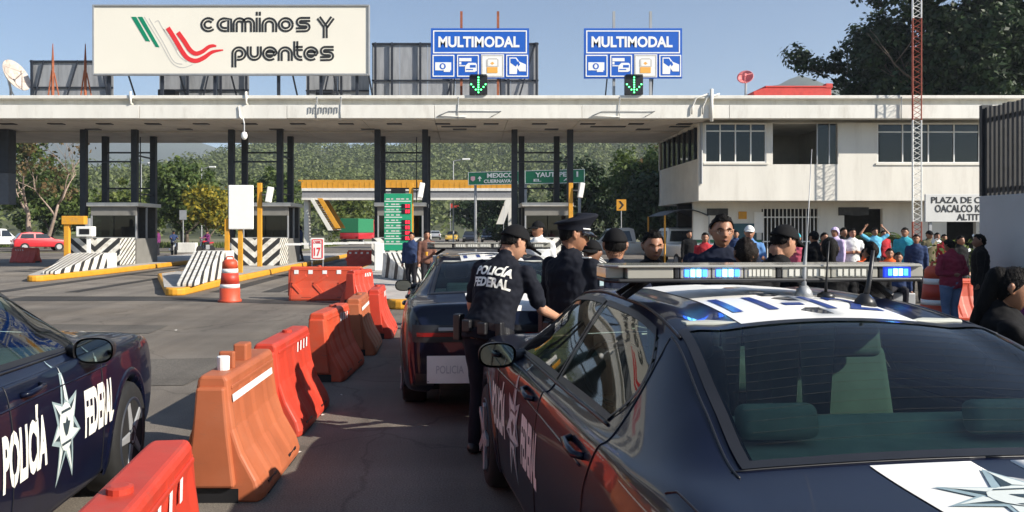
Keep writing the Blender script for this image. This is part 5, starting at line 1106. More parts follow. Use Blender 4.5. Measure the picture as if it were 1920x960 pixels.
            for k in range(5):
                a = 2*PI*k/5+.3; T = Matrix.Translation((cx+side*.112, yc, WZ)) @ Matrix.Rotation(a, 4, 'X'); sp = MB(); sp.add([(-.02,-.04,.03),(.015,-.03,.03),(.015,.03,.03),(-.02,.04,.03),(-.03,-.028,.225),(.01,-.02,.225),(.01,.02,.225),(-.03,.028,.225)], [(3,2,1,0),(4,5,6,7),(0,1,5,4),(1,2,6,5),(2,3,7,6),(3,0,4,7)], 0, T); sp.build('spoke', 'grey_metal', tw, bevel=.006)
        for yh in (1.50, 2.55):
            p = S(round(yh+.09, 4), 4.62, side); t = MB(); t.tube([p+Vector((side*.0, -.11, -.003)), p+Vector((side*.032, -.085, 0)), p+Vector((side*.036, .0, .003)), p+Vector((side*.032, .085, .006)), p+Vector((0, .11, .008))], .014, 8); t.build('door_handle', 'police_paint', car, smooth=True)
        # wing mirror
        mc = Vector((side*1.00, 3.30, .985)); g = []
        for i in range(15):
            u = i/14; r_ = math.sin(PI*(.04+.92*u))**.45
            g.append([(mc.x+.108*(abs(math.cos(a))**.75)*(1 if math.cos(a) > 0 else -1)*(1-.35*u*u)*(1 if u < .85 else 1-(u-.85)*4), mc.y-.045+.17*u, mc.z+.072*(abs(math.sin(a))**.8)*(1 if math.sin(a) > 0 else -1)*(1-.45*u*u)*(1 if u < .85 else 1-(u-.85)*4)) for a in np.linspace(0, 2*PI, 25)[:-1]])
        mb = MB(); mb.grid(g, closed_v=True); mb.f.append(tuple(range(14*24, 15*24))); mb.m.append(0); mo = mb.build('wing_mirror', 'black_plastic', car, smooth=True)
        gl = MB(); gl.add([(mc.x+.094*(abs(math.cos(a))**.7)*(1 if math.cos(a) > 0 else -1), mc.y-.030, mc.z+.060*(abs(math.sin(a))**.75)*(1 if math.sin(a) > 0 else -1)) for a in np.linspace(0, 2*PI, 33)[:-1]], [tuple(range(32))]); gl.build('mirror_glass', 'mirror', mo)
        t = MB(); t.tube([(side*.83,3.36,.965),(side*.90,3.35,.96),(side*.96,3.33,.955)], [.045,.035,.03], 8); t.build('mirror_arm', 'black_plastic', mo, smooth=True)
        # roof gutters along the rails
        seam([(y, 7.12) for y in np.linspace(1.45, 3.0, 50)], side, .012, 'black_plastic', .002, 'roof_moulding')
        seam([(y, 7.04) for y in np.linspace(.72, 1.5, 30)], side, .008, 'black_plastic', .001)
    # boot shut line
    for side in (1, -1): seam([(.755, v) for v in np.linspace(7.0, 10, 16)], side)
    # tail lights: full width red band on a black panel
    def rear_patch(x0, x1, z0, z1, off, nm, m, n=30, par=car):
        g = MB(); rows = []
        for i in range(n+1):
            x = x0+(x1-x0)*i/n; row = []
            for k in range(7):
                z = z0+(z1-z0)*k/6; h = bv.ray_cast(Vector((x, -1, z)), Vector((0, 1, 0))); row.append((x, (h[0].y if h[0] is not None else .1)-off, z))
            rows.append(row)
        g.grid(rows); return g.build(nm, m, par, smooth=True)
    tb = rear_patch(-.83, .83, .715, .865, .006, 'tail_light_panel', 'black_plastic')
    for s in (-1, 1): rear_patch(s*.16, s*.79, .765, .80, .012, 'tail_light', 'tail_red', par=tb); rear_patch(s*.30, s*.60, .815, .845, .012, 'reverse_light', 'lens_clear', par=tb)
    rear_patch(-.80, .80, .34, .345+.10, .010, 'bumper_moulding', 'black_plastic')
    pl = rear_patch(-.70, .10, .36, .60, .014, 'plate_panel', 'decal_white')
    for (tx, xx, ww) in (('POLICIA', -.50, .24), ('APF', -.08, .13)):
        tmv = text_mesh(tx, ww, .07, .01); f = lambda c, xx=xx: (Vector((xx+c.x, -1, .48+c.y)), 0.); mesh_obj('plate_print', drape(tmv, f, Vector((0, 1, 0)), .017), 'grey_line', pl)
    # nose: grille and lamps
    for s in (-1, 1):
        g = MB(); g.bb(s*.68-.16, s*.68+.16, 4.90, 5.0, .62, .72); g.build('headlight', 'chrome', car, bevel=.02)
    g = MB(); g.bb(-.45,.45,4.98,5.06,.48,.66); g.build('grille', 'black_plastic', car, bevel=.02)
    # white centre stripes on boot, roof and bonnet
    def stripe(y0, y1, hw, n=24): 
        g = MB(); g.grid([[(x, y, 0) for y in np.linspace(y0, y1, n)] for x in np.linspace(-hw, hw, 13)]); me = g.mesh('s', False); return me
    for (y0, y1) in ((.05,.735),(1.52,2.95),(3.76,4.85)):
        me = stripe(y0, y1, .335); f = lambda c: (Vector((c.x, c.y, 2.)), 0.); mesh_obj('stripe', drape(me, f, Vector((0, 0, -1)), .0025), 'police_white', car, smooth=True)
    top_decal('roof_number', text_mesh('11-12', .60, .27, .02), 'decal_blue', 1.80, .005)
    # star badge
    def star_polys(h):
        rad = [1.0,.60,.95,.62,.80,.66,.80]; ang = [90+i*360/7 for i in range(7)]; rad = [1.0,.74,.70,.92,.92,.70,.74]; ins = .40
        out = []
        for i in range(7):
            out.append((rad[i]*math.cos(R(ang[i]))*.78*h, rad[i]*math.sin(R(ang[i]))*h)); a = ang[i]+180/7; out.append((ins*math.cos(R(a))*h*.80, ins*math.sin(R(a))*h))
        return out
    def star(fn, h, par):
        o = star_polys(h); fn('badge', poly_mesh([(0, o)]), 'decal_silver', par)
        L1 = []; L2 = []
        for i in range(7):
            tip = Vector(o[2*i]); a = Vector(o[2*i-1]); c = Vector(o[(2*i+1) % 14]); z = Vector((0, 0))
            m1 = tip*.9; L1.append((.0012, [tuple(m1), tuple(a*.86+tip*.02), tuple(z.lerp(tip, .42))])); L2.append((.0012, [tuple(tip*.78), tuple(z.lerp(tip, .42)), tuple(c*.72)]))
        fn('badge_ray', poly_mesh(L1), 'decal_pale', par); fn('badge_ray', poly_mesh([(.0014, p) for _, p in L2]), 'decal_dark', par)
        fn('badge_field', poly_mesh([(.0024, [(.26*h*math.cos(t), .36*h*math.sin(t)) for t in np.linspace(0, 2*PI, 20)[:-1]])]), 'decal_pale', par)
        fn('badge_emblem', poly_mesh([(.0036, [(-.10*h,-.02*h),(-.13*h,.08*h),(-.03*h,.06*h),(.02*h,.15*h),(.07*h,.07*h),(.14*h,.06*h),(.09*h,-.04*h),(.04*h,-.12*h),(-.03*h,-.14*h)]), (.0036, [(-.18*h,.22*h),(.18*h,.22*h),(.16*h,.26*h),(-.16*h,.26*h)]), (.0036, [(-.16*h,-.26*h),(.16*h,-.26*h),(.18*h,-.22*h),(-.18*h,-.22*h)])]), 'decal_dark', par)
    def squash(me):
        for v in me.vertices: v.co.x *= 1.42; v.co.y *= .58
        return me
    star(lambda nm, me, m, p: top_decal(nm, squash(me), m, .50, .006, p, -.07), .31, car)
    for side in (1, -1):
        star(lambda nm, me, m, p: side_decal(nm, me, m, side, 3.0, .64, .003, p), .34, car)
        a, c = (2.53, 3.47) if side > 0 else (3.47, 2.53)
        side_decal('lettering', text_mesh('POLICÍA', .48, .31, .045), 'decal_white', side, a, .665); side_decal('lettering', text_mesh('FEDERAL', .45, .255, .045), 'decal_white', side, c, .645)
    # interior
    def blob(nm, c, sz, m, rot=0., sub=2, par=car):
        g = MB(); T = Matrix.Translation(c) @ Matrix.Rotation(rot, 4, 'X'); g.box((0,0,0), sz, 0, T); return g.build(nm, m, par, bevel=min(sz)*.35, seg=4, smooth=True)
    g = MB(); g.bb(-.78,.78,.5,3.9,.30,.34); g.build('floor', 'interior', car)
    blob('parcel_shelf', (0,.98,1.0), (1.34,.52,.05), 'interior_pale'); blob('rear_bench', (0,1.40,.55), (1.36,.55,.25), 'interior'); blob('rear_backrest', (0,1.22,.82), (1.36,.16,.55), 'interior_pale', R(-18))
    for s in (-1, 1):
        blob('rear_headrest', (s*.38,1.16,1.10), (.25,.09,.11), 'interior_pale', R(-12))
        blob('front_seat', (s*.37,2.45,.55), (.50,.52,.22), 'interior'); bk = blob('front_backrest', (s*.37,2.14,.86), (.50,.15,.66), 'interior', R(-14)); blob('front_headrest', (s*.37,2.05,1.24), (.27,.10,.18), 'interior', R(-10))
    blob('dashboard', (0,3.42,.86), (1.48,.5,.22), 'interior'); blob('console', (0,2.75,.55), (.24,1.0,.3), 'interior')
    t = MB(); T = Matrix.Translation((-.37,3.02,.92)) @ Matrix.Rotation(R(65), 4, 'X'); t.tube([T @ Vector((.18*math.cos(a), .18*math.sin(a), 0)) for a in np.linspace(0, 2*PI, 25)], .014, 6); t.build('steering_wheel', 'black_plastic', car)
    blob('rear_view_mirror', (0,3.05,1.27), (.24,.03,.07), 'black_plastic')
    for s in (-1, 1): blob('door_lining', (s*.83,2.45,.74), (.05,2.1,.44), 'interior')
    blob('headlining', (0,2.25,1.355), (1.06,1.4,.02), 'interior_pale')
    # light bar
    lb = thing('x', 'x', 'x'); 
    for k in ('label', 'category'): del lb[k]
    lb.name = 'light_bar'; lb.parent = car; lb.location = (0, 2.1, 1.478); lb.scale = (1, 1, .80)
    g = MB(); g.prism([(-.66,-.13),(.66,-.13),(.70,-.06),(.70,.06),(.66,.13),(-.66,.13),(-.70,.06),(-.70,-.06)], 0, .022, 'z'); g.build('bar_base', 'black_plastic', lb, bevel=.008)
    g = MB(); g.prism([(-.66,-.13),(.66,-.13),(.70,-.06),(.70,.06),(.66,.13),(-.66,.13),(-.70,.06),(-.70,-.06)], .078, .092, 'z'); g.build('bar_lid', 'lens_clear', lb, bevel=.006)
    for s in (-1, 1):
        g = MB(); g.tube([(s*.5,0,.0),(s*.56,0,-.05),(s*.60,.0,-.085)], .018, 6); g.tube([(s*.5,.09,.0),(s*.60,.09,-.075)], .018, 6); g.build('bracket_or_shadow', 'black_plastic', lb)
    LIT = car['lit'] = 1
    segs = [(-.70,-.62,'end'),(-.62,-.42,'dark'),(-.42,-.395,'div'),(-.395,-.26,'blue'),(-.26,-.12,'blue'),(-.12,.02,'led'),(.02,.045,'div'),(.045,.26,'led'),(.26,.47,'led'),(.47,.495,'div'),(.495,.62,'blueend'),(.62,.70,'end2')]
    for (x0, x1, k) in segs:
        m = {'end': 'lens_clear', 'dark': 'lens_clear', 'div': 'black_plastic', 'blue': 'lens_clear', 'led': 'lens_clear', 'blueend': 'lens_blue', 'end2': 'lens_clear'}[k]
        yd = .118 if k not in ('end', 'end2') else .08
        g = MB(); g.bb(x0+.002, x1-.002, -yd, yd, .022, .078); seg = g.build('divider' if k == 'div' else 'lens', m, lb, bevel=.004)
        if k in ('led', 'blue', 'blueend'):
            n = 6 if k == 'led' else 4; w = (x1-x0)
            for q in range(n):
                xx = x0+w*(.12+.76*(q+.5)/n); hw = w*.76/n*.34
                if k == 'led': mm = 'lens_led'
                else: mm = 'led_core' if q in (1, 2) else 'led_blue'
                g = MB(); g.bb(xx-hw, xx+hw, -yd-.004, -yd-.0005, .032, .068); g.build('led_unit', mm, seg)
    # aerials
    def aerial(x, y, pts, r, m, base):
        z = bv.ray_cast(Vector((x, y, 2)), Vector((0, 0, -1)))[0].z; t = MB(); t.lathe(base, 12, (x, y, z-.003)); t.tube([(x+p[0], y, z+p[1]) for p in pts], r, 8); return t.build('aerial', m, car, smooth=True)
    aerial(.14, 1.98, [(0,.02),(.0,.10),(.015,.26),(.035,.62)], [.012,.010,.0024,.0016], 'grey_metal', [(.04,0),(.03,.03),(.016,.05)])
    aerial(.225, 1.96, [(0,.02),(.004,.10),(.015,.24)], [.007,.004,.0025], 'black_plastic', [(.035,0),(.033,.02),(.014,.03)])
    aerial(.30, 1.80, [(0,.02),(.015,.08),(.035,.22)], [.014,.010,.007], 'black_plastic', [(.045,0),(.036,.025),(.016,.05)])
    return car, bv
car0, _bv = make_car(); del car0['lit']
def place_car(o, label, x, y, rz):
    tag(o, label, 'police car', 'patrol cars'); o.location = (x, y, 0); o.rotation_euler = (0, 0, rz); return o
near = place_car(car0, 'patrol car with lit blue light bar in the right foreground, seen from behind', 1.44, 1.38, R(5.0))
mid = place_car(copy_tree(car0), 'patrol car ahead with white rear plate panel, behind the bending officer', .33, 7.0, R(3))
left = place_car(copy_tree(car0), 'patrol car cut off by the left edge showing POLICÍA FEDERAL lettering', -2.70, 1.12, R(7))
left.scale = (1, 1, 1.035)
for c in (mid, left):                                              # their light bars are switched off
    for lb in [k for k in c.children if k.name.startswith('light_bar')]:
        for ln in lb.children:
            for u in ln.children:
                if u.name.startswith('led_unit') and u.data.materials[0].name in ('led_blue', 'led_core'):
                    u.data = u.data.copy(); u.data.materials[0] = MT['lens_led']
            if ln.data and ln.data.materials and ln.data.materials[0].name == 'lens_blue': ln.data = ln.data.copy(); ln.data.materials[0] = MT['lens_clear']
# ---------------------------------------------------------------- people
def skin_mat(name, col):
    m = mat(name, col, .5, var=.10, scale=18, bump=.04, bscale=80); b = m.node_tree.nodes['Principled BSDF']; b.inputs['Subsurface Weight'].default_value = .08; b.inputs['Subsurface Radius'].default_value = (.02,.008,.004); return m
skin_mat('skin_brown', (.34,.16,.09)); skin_mat('skin_light', (.46,.24,.15)); skin_mat('skin_dark', (.20,.095,.055))
mat('hair_black', (.006,.005,.0045), .7, spec=.15, var=.5, scale=40, bump=.4, bscale=90, stretch=(1,1,.3)); mat('hair_brown', (.014,.010,.008), .7, spec=.15, var=.5, scale=40, bump=.4, bscale=90)
def cloth(name, col, rough=.85): return mat(name, col, rough, var=.16, scale=9, bump=.12, bscale=220, spec=.2)
cloth('uniform', (.008,.0095,.016), .85); cloth('uniform_navy', (.010,.014,.030), .85); cloth('black_cloth', (.006,.006,.007)); cloth('jeans', (.10,.15,.26)); cloth('dark_trousers', (.02,.02,.026)); cloth('maroon_cloth', (.22,.025,.05)); cloth('purple_cloth', (.15,.03,.12)); cloth('blue_cloth', (.10,.22,.45)); cloth('sky_cloth', (.12,.42,.62)); cloth('teal_cloth', (.05,.36,.45)); cloth('lavender_cloth', (.55,.45,.65)); cloth('white_cloth', (.72,.72,.70)); cloth('camo_cloth', (.14,.12,.07)); cloth('vest_orange', (.80,.13,.03)); cloth('pink_cloth', (.65,.12,.18)); cloth('red_cloth', (.42,.03,.04)); cloth('brown_cloth', (.16,.08,.06)); cloth('grey_cloth', (.25,.25,.26)); cloth('navy_cloth', (.03,.05,.12))
def cone(mb, p0, p1, r0, r1, n=12, flat=1.):
    p0, p1 = Vector(p0), Vector(p1); d = (p1-p0); L = d.length; d.normalize(); a, b = frame_of(d); g = []
    for t in (-88, -60, -30, 0): g.append((p0+d*r0*math.sin(R(t)), r0*math.cos(R(t))))
    for t in (.33, .66): g.append((p0.lerp(p1, t), r0+(r1-r0)*t))
    for t in (0, 30, 60, 88): g.append((p1+d*r1*math.sin(R(t)), r1*math.cos(R(t))))
    G = [[c+(a*math.cos(2*PI*k/n)+b*flat*math.sin(2*PI*k/n))*r for k in range(n)] for c, r in g]
    k0 = len(mb.v); mb.grid(G, closed_v=True); m = len(G); mb.f += [tuple(k0+i for i in range(n))[::-1], tuple(k0+(m-1)*n+i for i in range(n))]; mb.m += [0, 0]
def loft(mb, rings, n=24):
    G = [[c+(ax*math.cos(2*PI*k/n)*rx+ay*math.sin(2*PI*k/n)*ry) for k in range(n)] for c, ax, ay, rx, ry in rings]
    k0 = len(mb.v); mb.grid(G, closed_v=True); m = len(G); mb.f += [tuple(k0+i for i in range(n))[::-1], tuple(k0+(m-1)*n+i for i in range(n))]; mb.m += [0, 0]
def gs(x, s): return math.exp(-(x/s)**2)
def head_pt(th, ph, inf=0.):                     # th from crown, ph: 0 = left ear (+x), 90 = face (+y); origin at base of skull / chin level
    x, y, z = math.sin(th)*math.cos(ph), math.sin(th)*math.sin(ph), math.cos(th)
    X, Y, Zz = x*.0775, y*.098, z*.118
    if z < 0:
        X *= 1+.17*z+.05*z*z*z; Y = Y*(1+.10*z)+(.020*(-z) if y > 0 else .0)
        if y < 0: Y *= 1+.18*z
    f = max(0, y)
    if f > 0:
        az = math.atan2(x, y)
        Y -= .012*f*gs(z-.0, .5)*gs(az, .9)*.6
        Y += .046*gs(az, .15)*gs(z+.24, .13)+.020*gs(az, .11)*gs(z+.02, .18)+.010*(gs(az-.2, .10)+gs(az+.2, .10))*gs(z+.27, .08)              # nose and bridge
        Y -= .015*(gs(az-.42, .22)+gs(az+.42, .22))*gs(z-.03, .11)                        # eye sockets
        Y += .009*gs(az, .6)*gs(z-.19, .07)                                              # brow
        Y += .012*gs(az, .30)*gs(z+.54, .07)+.012*gs(az, .34)*gs(z+.86, .14)               # lips, chin
        Y -= .005*gs(az, .3)*gs(z+.68, .06)
    v = Vector((X, Y, Zz+.118))
    if inf: n = Vector((x/.0775, y/.098, z/.118)).normalized(); v += n*inf
    return v
def head_geo(mb, T, n=30, m=22):
    G = [[T @ head_pt(max(.02, PI*i/m*.995), 2*PI*k/n) for k in range(n)] for i in range(m+1)]; k0 = len(mb.v); mb.grid(G, closed_v=True); mb.f += [tuple(k0+i for i in range(n)), tuple(k0+m*n+i for i in range(n))[::-1]]; mb.m += [0, 0]
    for s in (-1, 1):                            # ears
        for (a, b_, r) in (((.079,-.006,.125),(.084,-.018,.140),.012),((.079,-.008,.122),(.079,-.006,.098),.010),((.084,-.018,.140),(.084,-.022,.118),.011),((.084,-.022,.118),(.079,-.006,.098),.009)): cone(mb, T @ Vector((a[0]*s, a[1], a[2])), T @ Vector((b_[0]*s, b_[1], b_[2])), r, r, 8)
def remesh(mb, vox, it=4):
    me = mb.mesh('t'); o = bpy.data.objects.new('t', me); WORK.collection.objects.link(o)
    q = o.modifiers.new('r', 'REMESH'); q.mode = 'VOXEL'; q.voxel_size = vox; q.use_smooth_shade = True
    if it: w = o.modifiers.new('s', 'SMOOTH'); w.factor = .5; w.iterations = it
    r = baked(o); bpy.data.objects.remove(o); bpy.data.meshes.remove(me); return r
def push(me, fn):                                # move each vertex along its normal
    n = len(me.vertices); a = np.zeros(n*3, np.float32); b = np.zeros(n*3, np.float32); me.vertices.foreach_get('co', a); me.vertices.foreach_get('normal', b)
    w = np.array([fn(Vector(c)) for c in a.reshape(-1, 3)], np.float32); a += b*np.repeat(w, 3); me.vertices.foreach_set('co', a); me.update()
def dome(T, lim, inf, n=32, m=12, amp=0., seed=0, front=None):
    g = MB(); rows = []
    for i in range(m+1):
        row = []
        for k in range(n):
            ph = 2*PI*k/n; th = max(.01, lim(ph)*i/m); p = head_pt(th, ph, inf)
            if amp: p += (p-Vector((0,0,.118))).normalized()*amp*(noise.noise(p*45+Vector((seed, 0, 0)))+.6*noise.noise(p*110))
            row.append(T @ p)
        rows.append(row)
    g.grid(rows, closed_v=True); return g
def person(label, x, y, rz, h=1.70, shirt='uniform', legs='dark_trousers', skin='skin_brown', hair='hair_black', cap=None, lean=0., side=0., head=(0., 0.), aL=((-.15,0,-1),(-.05,.15,-1)), aR=((.15,0,-1),(.05,.15,-1)), sleeves='long', vox=.012, bw=1., sit=0., z0=0., long_hair=False, near=False, stance=.10, step=0., glasses=False, face=True, group='people', hs=1.):
    s = h/1.715; rt = thing('person', label, 'person', (x, y, z0), rz, group)
    u = Vector((math.sin(R(side)), math.sin(R(lean)), math.cos(R(lean)))).normalized(); fx = Vector((1,0,0)); fx = (fx-u*fx.dot(u)).normalized(); fy = u.cross(fx)
    hipz = (.92 if not sit else .50)*s; hip = Vector((0,0,hipz)); C = lambda t: hip+u*t*s
    RG = [(-.10,.150,.105),(-.04,.168,.12),(.03,.165,.12),(.13,.150,.112),(.24,.160,.118),(.34,.176,.122),(.42,.182,.116),(.48,.165,.10),(.525,.105,.08),(.56,.062,.062)]
    rings = lambda e: [(C(t), fx, fy, (rx*(bw if t < .4 else 1+(bw-1)*(.7 if t < .5 else .2))+e)*s, (ry*(bw if t < .45 else 1+(bw-1)*.3)+e)*s) for t, rx, ry in RG]
    sh = {}; body = MB()
    for sg, nm, arm in ((-1, 'L', aL), (1, 'R', aR)):
        p0 = C(.455)+fx*sg*.185*s*(1+(bw-1)*.75); d1 = Vector(arm[0]).normalized(); p1 = p0+d1*.285*s; d2 = Vector(arm[1]).normalized(); p2 = p1+d2*.245*s; sh[nm] = (p0, p1, p2, d2)
    neck = C(.545); u2 = (u*.8+Vector((0, .10, .3))).normalized(); hb = neck+u2*.012*s
    T = Matrix.Translation(hb) @ Matrix.Rotation(R(head[1]), 4, 'Z') @ Matrix.Rotation(R(head[0]), 4, 'X') @ Matrix.Scale(s*hs, 4) @ Matrix.Translation((0, .012, 0))
    head_geo(body, T); cone(body, C(.48), hb+u2*.07*s-fy*.018*s, .058*s, .051*s*hs); loft(body, rings(-.012))
    for nm in 'LR':
        p0, p1, p2, d2 = sh[nm]; cone(body, p0, p1, .050*s, .040*s); cone(body, p1, p2, .041*s, .028*s)
        sx = fx*(1 if nm == 'R' else -1); lat = d2.cross(fy).normalized() if abs(d2.dot(fy)) < .9 else d2.cross(fx).normalized(); nn = lat.cross(d2).normalized(); e = p2+d2*.075*s; k = 1. if near else 1.5
        cone(body, p2, e, .030*s, .036*s, flat=.62)
        for q, (o, ln) in enumerate(((-.027,.058),(-.009,.072),(.009,.068),(.027,.052))):
            b0 = e+lat*o*s; m1 = b0+(d2*.8+nn*.35)*ln*.55*s; cone(body, b0, m1, .0095*s*k, .0088*s*k, 8); cone(body, m1, m1+(d2*.35+nn*.9)*ln*.5*s, .0088*s*k, .0075*s*k, 8)
        t0 = p2+d2*.02*s-lat*.025*s; t1 = t0+(d2*.6-lat*.6+nn*.4)*.045*s; cone(body, t0, t1, .011*s*k, .0095*s*k, 8); cone(body, t1, t1+(d2*.8+nn*.3)*.03*s, .0095*s*k, .008*s*k, 8)
    lg = []
    for sg in (-1, 1):
        a = hip+Vector((sg*.088*s*bw, 0, -.06*s))
        if sit: kn = a+Vector((sg*.06, .42*s, .02*s)); an = kn+Vector((0, .02, -(kn.z-.08*s)))
        else: kn = Vector((sg*(stance*.9)*s, (.03+step*sg*.5)*s, .48*s)); an = Vector((sg*stance*s, (-.02+step*sg)*s, .085*s))
        lg.append((a, kn, an)); cone(body, a, kn, .078*s*bw, .052*s); cone(body, kn, an, .052*s, .036*s)
    mesh_obj('body', remesh(body, vox if not near else .0058, 3 if not near else 2), skin, rt, smooth=True)
    # shirt or jacket
    g = MB(); loft(g, rings(.014)); 
    for nm in 'LR':
        p0, p1, p2, d2 = sh[nm]
        if sleeves == 'long': cone(g, p0, p1, .066*s, .054*s); cone(g, p1, p2, .053*s, .040*s)
        elif sleeves == 'short': cone(g, p0, p0.lerp(p1, .80), .068*s, .060*s)
        else: cone(g, p0-fx*.02*(1 if nm == 'R' else -1), p0, .06*s, .05*s)
    cone(g, C(.50), C(.575)-fy*.012*s, .084*s, .064*s)
    me = remesh(g, vox*.8 if near else vox, 4)
    push(me, lambda c: .012*noise.noise(Vector((c.x*8+c.z*5, c.y*8, c.z*15-c.x*6+len(label))))+.006*noise.noise(c*27))
    so = mesh_obj('shirt', me, shirt, rt, smooth=True)
    g = MB(); loft(g, [(C(t), fx, fy, (rx*bw+.008)*s, (ry*bw+.008)*s) for t, rx, ry in RG[:3]]+[(C(.07), fx, fy, (.155*bw)*s, .11*bw*s)]); cone(g, lg[0][0]+Vector((.02,0,.02)), lg[1][0]-Vector((.02,0,-.02)), .10*s*bw, .10*s*bw)
    for a, kn, an in lg: cone(g, a, kn, .095*s*bw, .070*s); cone(g, kn, an+Vector((0,0,.0)), .070*s, .056*s)
    me = remesh(g, vox, 3)
    push(me, lambda c: .007*noise.noise(c*14))
    mesh_obj('trousers', me, legs, rt, smooth=True)
    for a, kn, an in lg:
        g = MB(); cone(g, (an.x, an.y-.03*s, .045*s), (an.x*1.06, an.y+.15*s, .036*s), .045*s, .036*s, 12); me = g.mesh('shoe')
        for v in me.vertices: v.co.z = max(.004, v.co.z)
        mesh_obj('shoe', me, 'black_plastic', rt, smooth=True)
    # hair, caps, face
    fr = lambda ph: math.sin(ph)
    if hair and not (cap == 'hood'):
        if long_hair: lim = lambda ph: R(58) if fr(ph) > .55 else R(58+ (.55-fr(ph))/1.55*110)
        else: lim = lambda ph: R(52) if fr(ph) > .6 else R(52+(.6-fr(ph))/1.6*76)
        dome(T, lim if not cap else (lambda ph: min(lim(ph), R(98+14*max(0, -fr(ph))))), .009 if not cap else .004, amp=(.007 if long_hair else .018) if not cap else .006, seed=len(label)).build('hair', hair, rt, smooth=True, solid=.006)
        rn = random.Random(len(label)); g = MB()                       # loose strands over the hair
        for k in range((700 if near else 160) if not cap else (160 if near else 30)):
            ph = rn.uniform(0, 2*PI) if not cap else rn.uniform(PI*1.12, PI*1.88); L0 = lim(ph); th = L0*(math.sqrt(rn.random()) if not cap else rn.uniform(.8, 1.)); p = head_pt(th, ph, .010); o = (p-Vector((0,-.01,.13))).normalized(); q = p+(o*.35+Vector((rn.gauss(0,.35), rn.gauss(0,.3)+(.25 if fr(ph) > .4 else -.2), -.75*math.sin(th)+.25)))*rn.uniform(.008,.019); sd = o.cross(q-p); sd = sd.normalized()*.0022 if sd.length > 1e-6 else Vector((.002,0,0))
            g.add([T @ (p-sd), T @ (p+sd), T @ q], [(0,1,2)])
        mesh_obj('hair_strands', g.mesh('hs', False), hair, rt)
        if long_hair:
            g = MB(); cone(g, T @ Vector((0,-.075,.16)), T @ Vector((0,-.10,-.10)), .065*s, .045*s); mesh_obj('hair_tail', g.mesh('h'), hair, rt, smooth=True)
    if cap in ('cap', 'white_cap', 'teal_cap'):
        cm = {'cap': 'black_cloth', 'white_cap': 'white_cloth', 'teal_cap': 'teal_cloth'}[cap]; lim = lambda ph: R(74-6*fr(ph)); co_ = dome(T, lim, .017).build('cap', cm, rt, smooth=True, solid=.004)
        g = MB(); rows = []
        for k in range(13):
            a = R(28+124*k/12); p = head_pt(R(70), a, .017); q = Vector((p.x*.92, p.y+.075*max(0, math.sin((a-R(28))/R(124)*PI))**.6, p.z-.018+.012*abs(p.x)/.07*-1)); rows.append([T @ p, T @ p.lerp(q, .5), T @ q])
        g.grid(rows); g.build('visor', cm, co_, smooth=True, solid=.005)
    if cap == 'peaked':
        g = MB(); n = 32; G = []
        for (r_, z_, yo, ti) in ((1.10,.150,0,0),(1.12,.182,0,0),(1.20,.196,.004,.015),(1.50,.222,.012,.05),(1.52,.230,.012,.055),(1.30,.242,.012,.05),(.7,.248,.01,.04),(.05,.25,.01,.03)):
            G.append([T @ Vector((math.cos(2*PI*k/n)*.082*r_, yo+math.sin(2*PI*k/n)*.103*r_, z_+ti*math.sin(2*PI*k/n)*.8)) for k in range(n)])
        g.grid(G, closed_v=True); co_ = g.build('cap', 'uniform', rt, smooth=True)
        g = MB(); rows = []
        for k in range(15):
            a = R(20+140*k/14); p = Vector((math.cos(a)*.090, math.sin(a)*.113, .155)); q = Vector((math.cos(a)*.090, math.sin(a)*.113+.062*max(0, math.sin((a-R(20))/R(140)*PI))**.7, .118)); rows.append([T @ p, T @ p.lerp(q, .5)+Vector((0,0,.004)), T @ q])
        g.grid(rows); g.build('visor', mat('patent_black', (.01,.01,.012), .08, coat=1.), co_, smooth=True, solid=.004)
        g = MB(); g.tube([T @ Vector((math.cos(R(a))*.093, math.sin(R(a))*.117, .166)) for a in range(20, 165, 8)], .006, 6); g.build('cap_braid', 'reflective', co_); g = MB(); g.lathe([(.004,-.004),(.018,0),(.004,.004)], 10, T @ Vector((0,.128,.215)), axis='y'); g.build('cap_badge', 'chrome', co_)
    if cap == 'hood':
        lim = lambda ph: R(62) if fr(ph) > .5 else R(62+(.5-fr(ph))/1.5*100); dome(T, lim, .022, amp=.01).build('hood', shirt, rt, smooth=True, solid=.01)
    if face:
        for sg in (-1, 1):
            e = T @ head_pt(R(88), R(90-sg*23), -.0015); g = MB(); g.lathe([(.001,-.009),(.010,-.005),(.0125,0),(.010,.005),(.001,.009)], 10, (0,0,0)); eo = g.build('eye', 'sign_white', rt, smooth=True); eo.matrix_local = Matrix.Translation(e) @ T.to_quaternion().to_matrix().to_4x4() @ Matrix.Scale(s*.78, 4)
            pp = MB(); pp.lathe([(.001,.002),(.0062,.0015),(.0062,-.003),(.001,-.004)], 10, (sg*.0,.0105,0), axis='y'); pp.build('pupil', 'hair_black', eo)
            g = MB(); g.tube([T @ head_pt(R(78+2*abs(k-2)), R(90-sg*(10+8*k)), .003) for k in range(5)], [.002*s,.0042*s,.0045*s,.0035*s,.0015*s], 6); g.build('eyebrow', hair or 'hair_black', rt)
        g = MB(); g.tube([T @ head_pt(R(122.5), R(90+a), .0015) for a in (-24,-12,0,12,24)], [.001*s,.0046*s,.0055*s,.0046*s,.001*s], 6); g.build('mouth', mat('lip', (.17,.045,.04), .5), rt)
        if glasses:
            g = MB()
            for sg in (-1, 1): c = head_pt(R(90), R(90-sg*22), .014); g.tube([T @ (c+Vector((.022*math.cos(a), .0, .017*math.sin(a)))) for a in np.linspace(0, 2*PI, 15)], .0016, 5); g.tube([T @ (c+Vector((sg*.022,0,.004))), T @ Vector((sg*.084,-.01,c.z+.004))], .0016, 5)
            g.tube([T @ head_pt(R(88), R(82), .02), T @ head_pt(R(88), R(98), .02)], .0016, 5); g.build('glasses', 'black_plastic', rt)
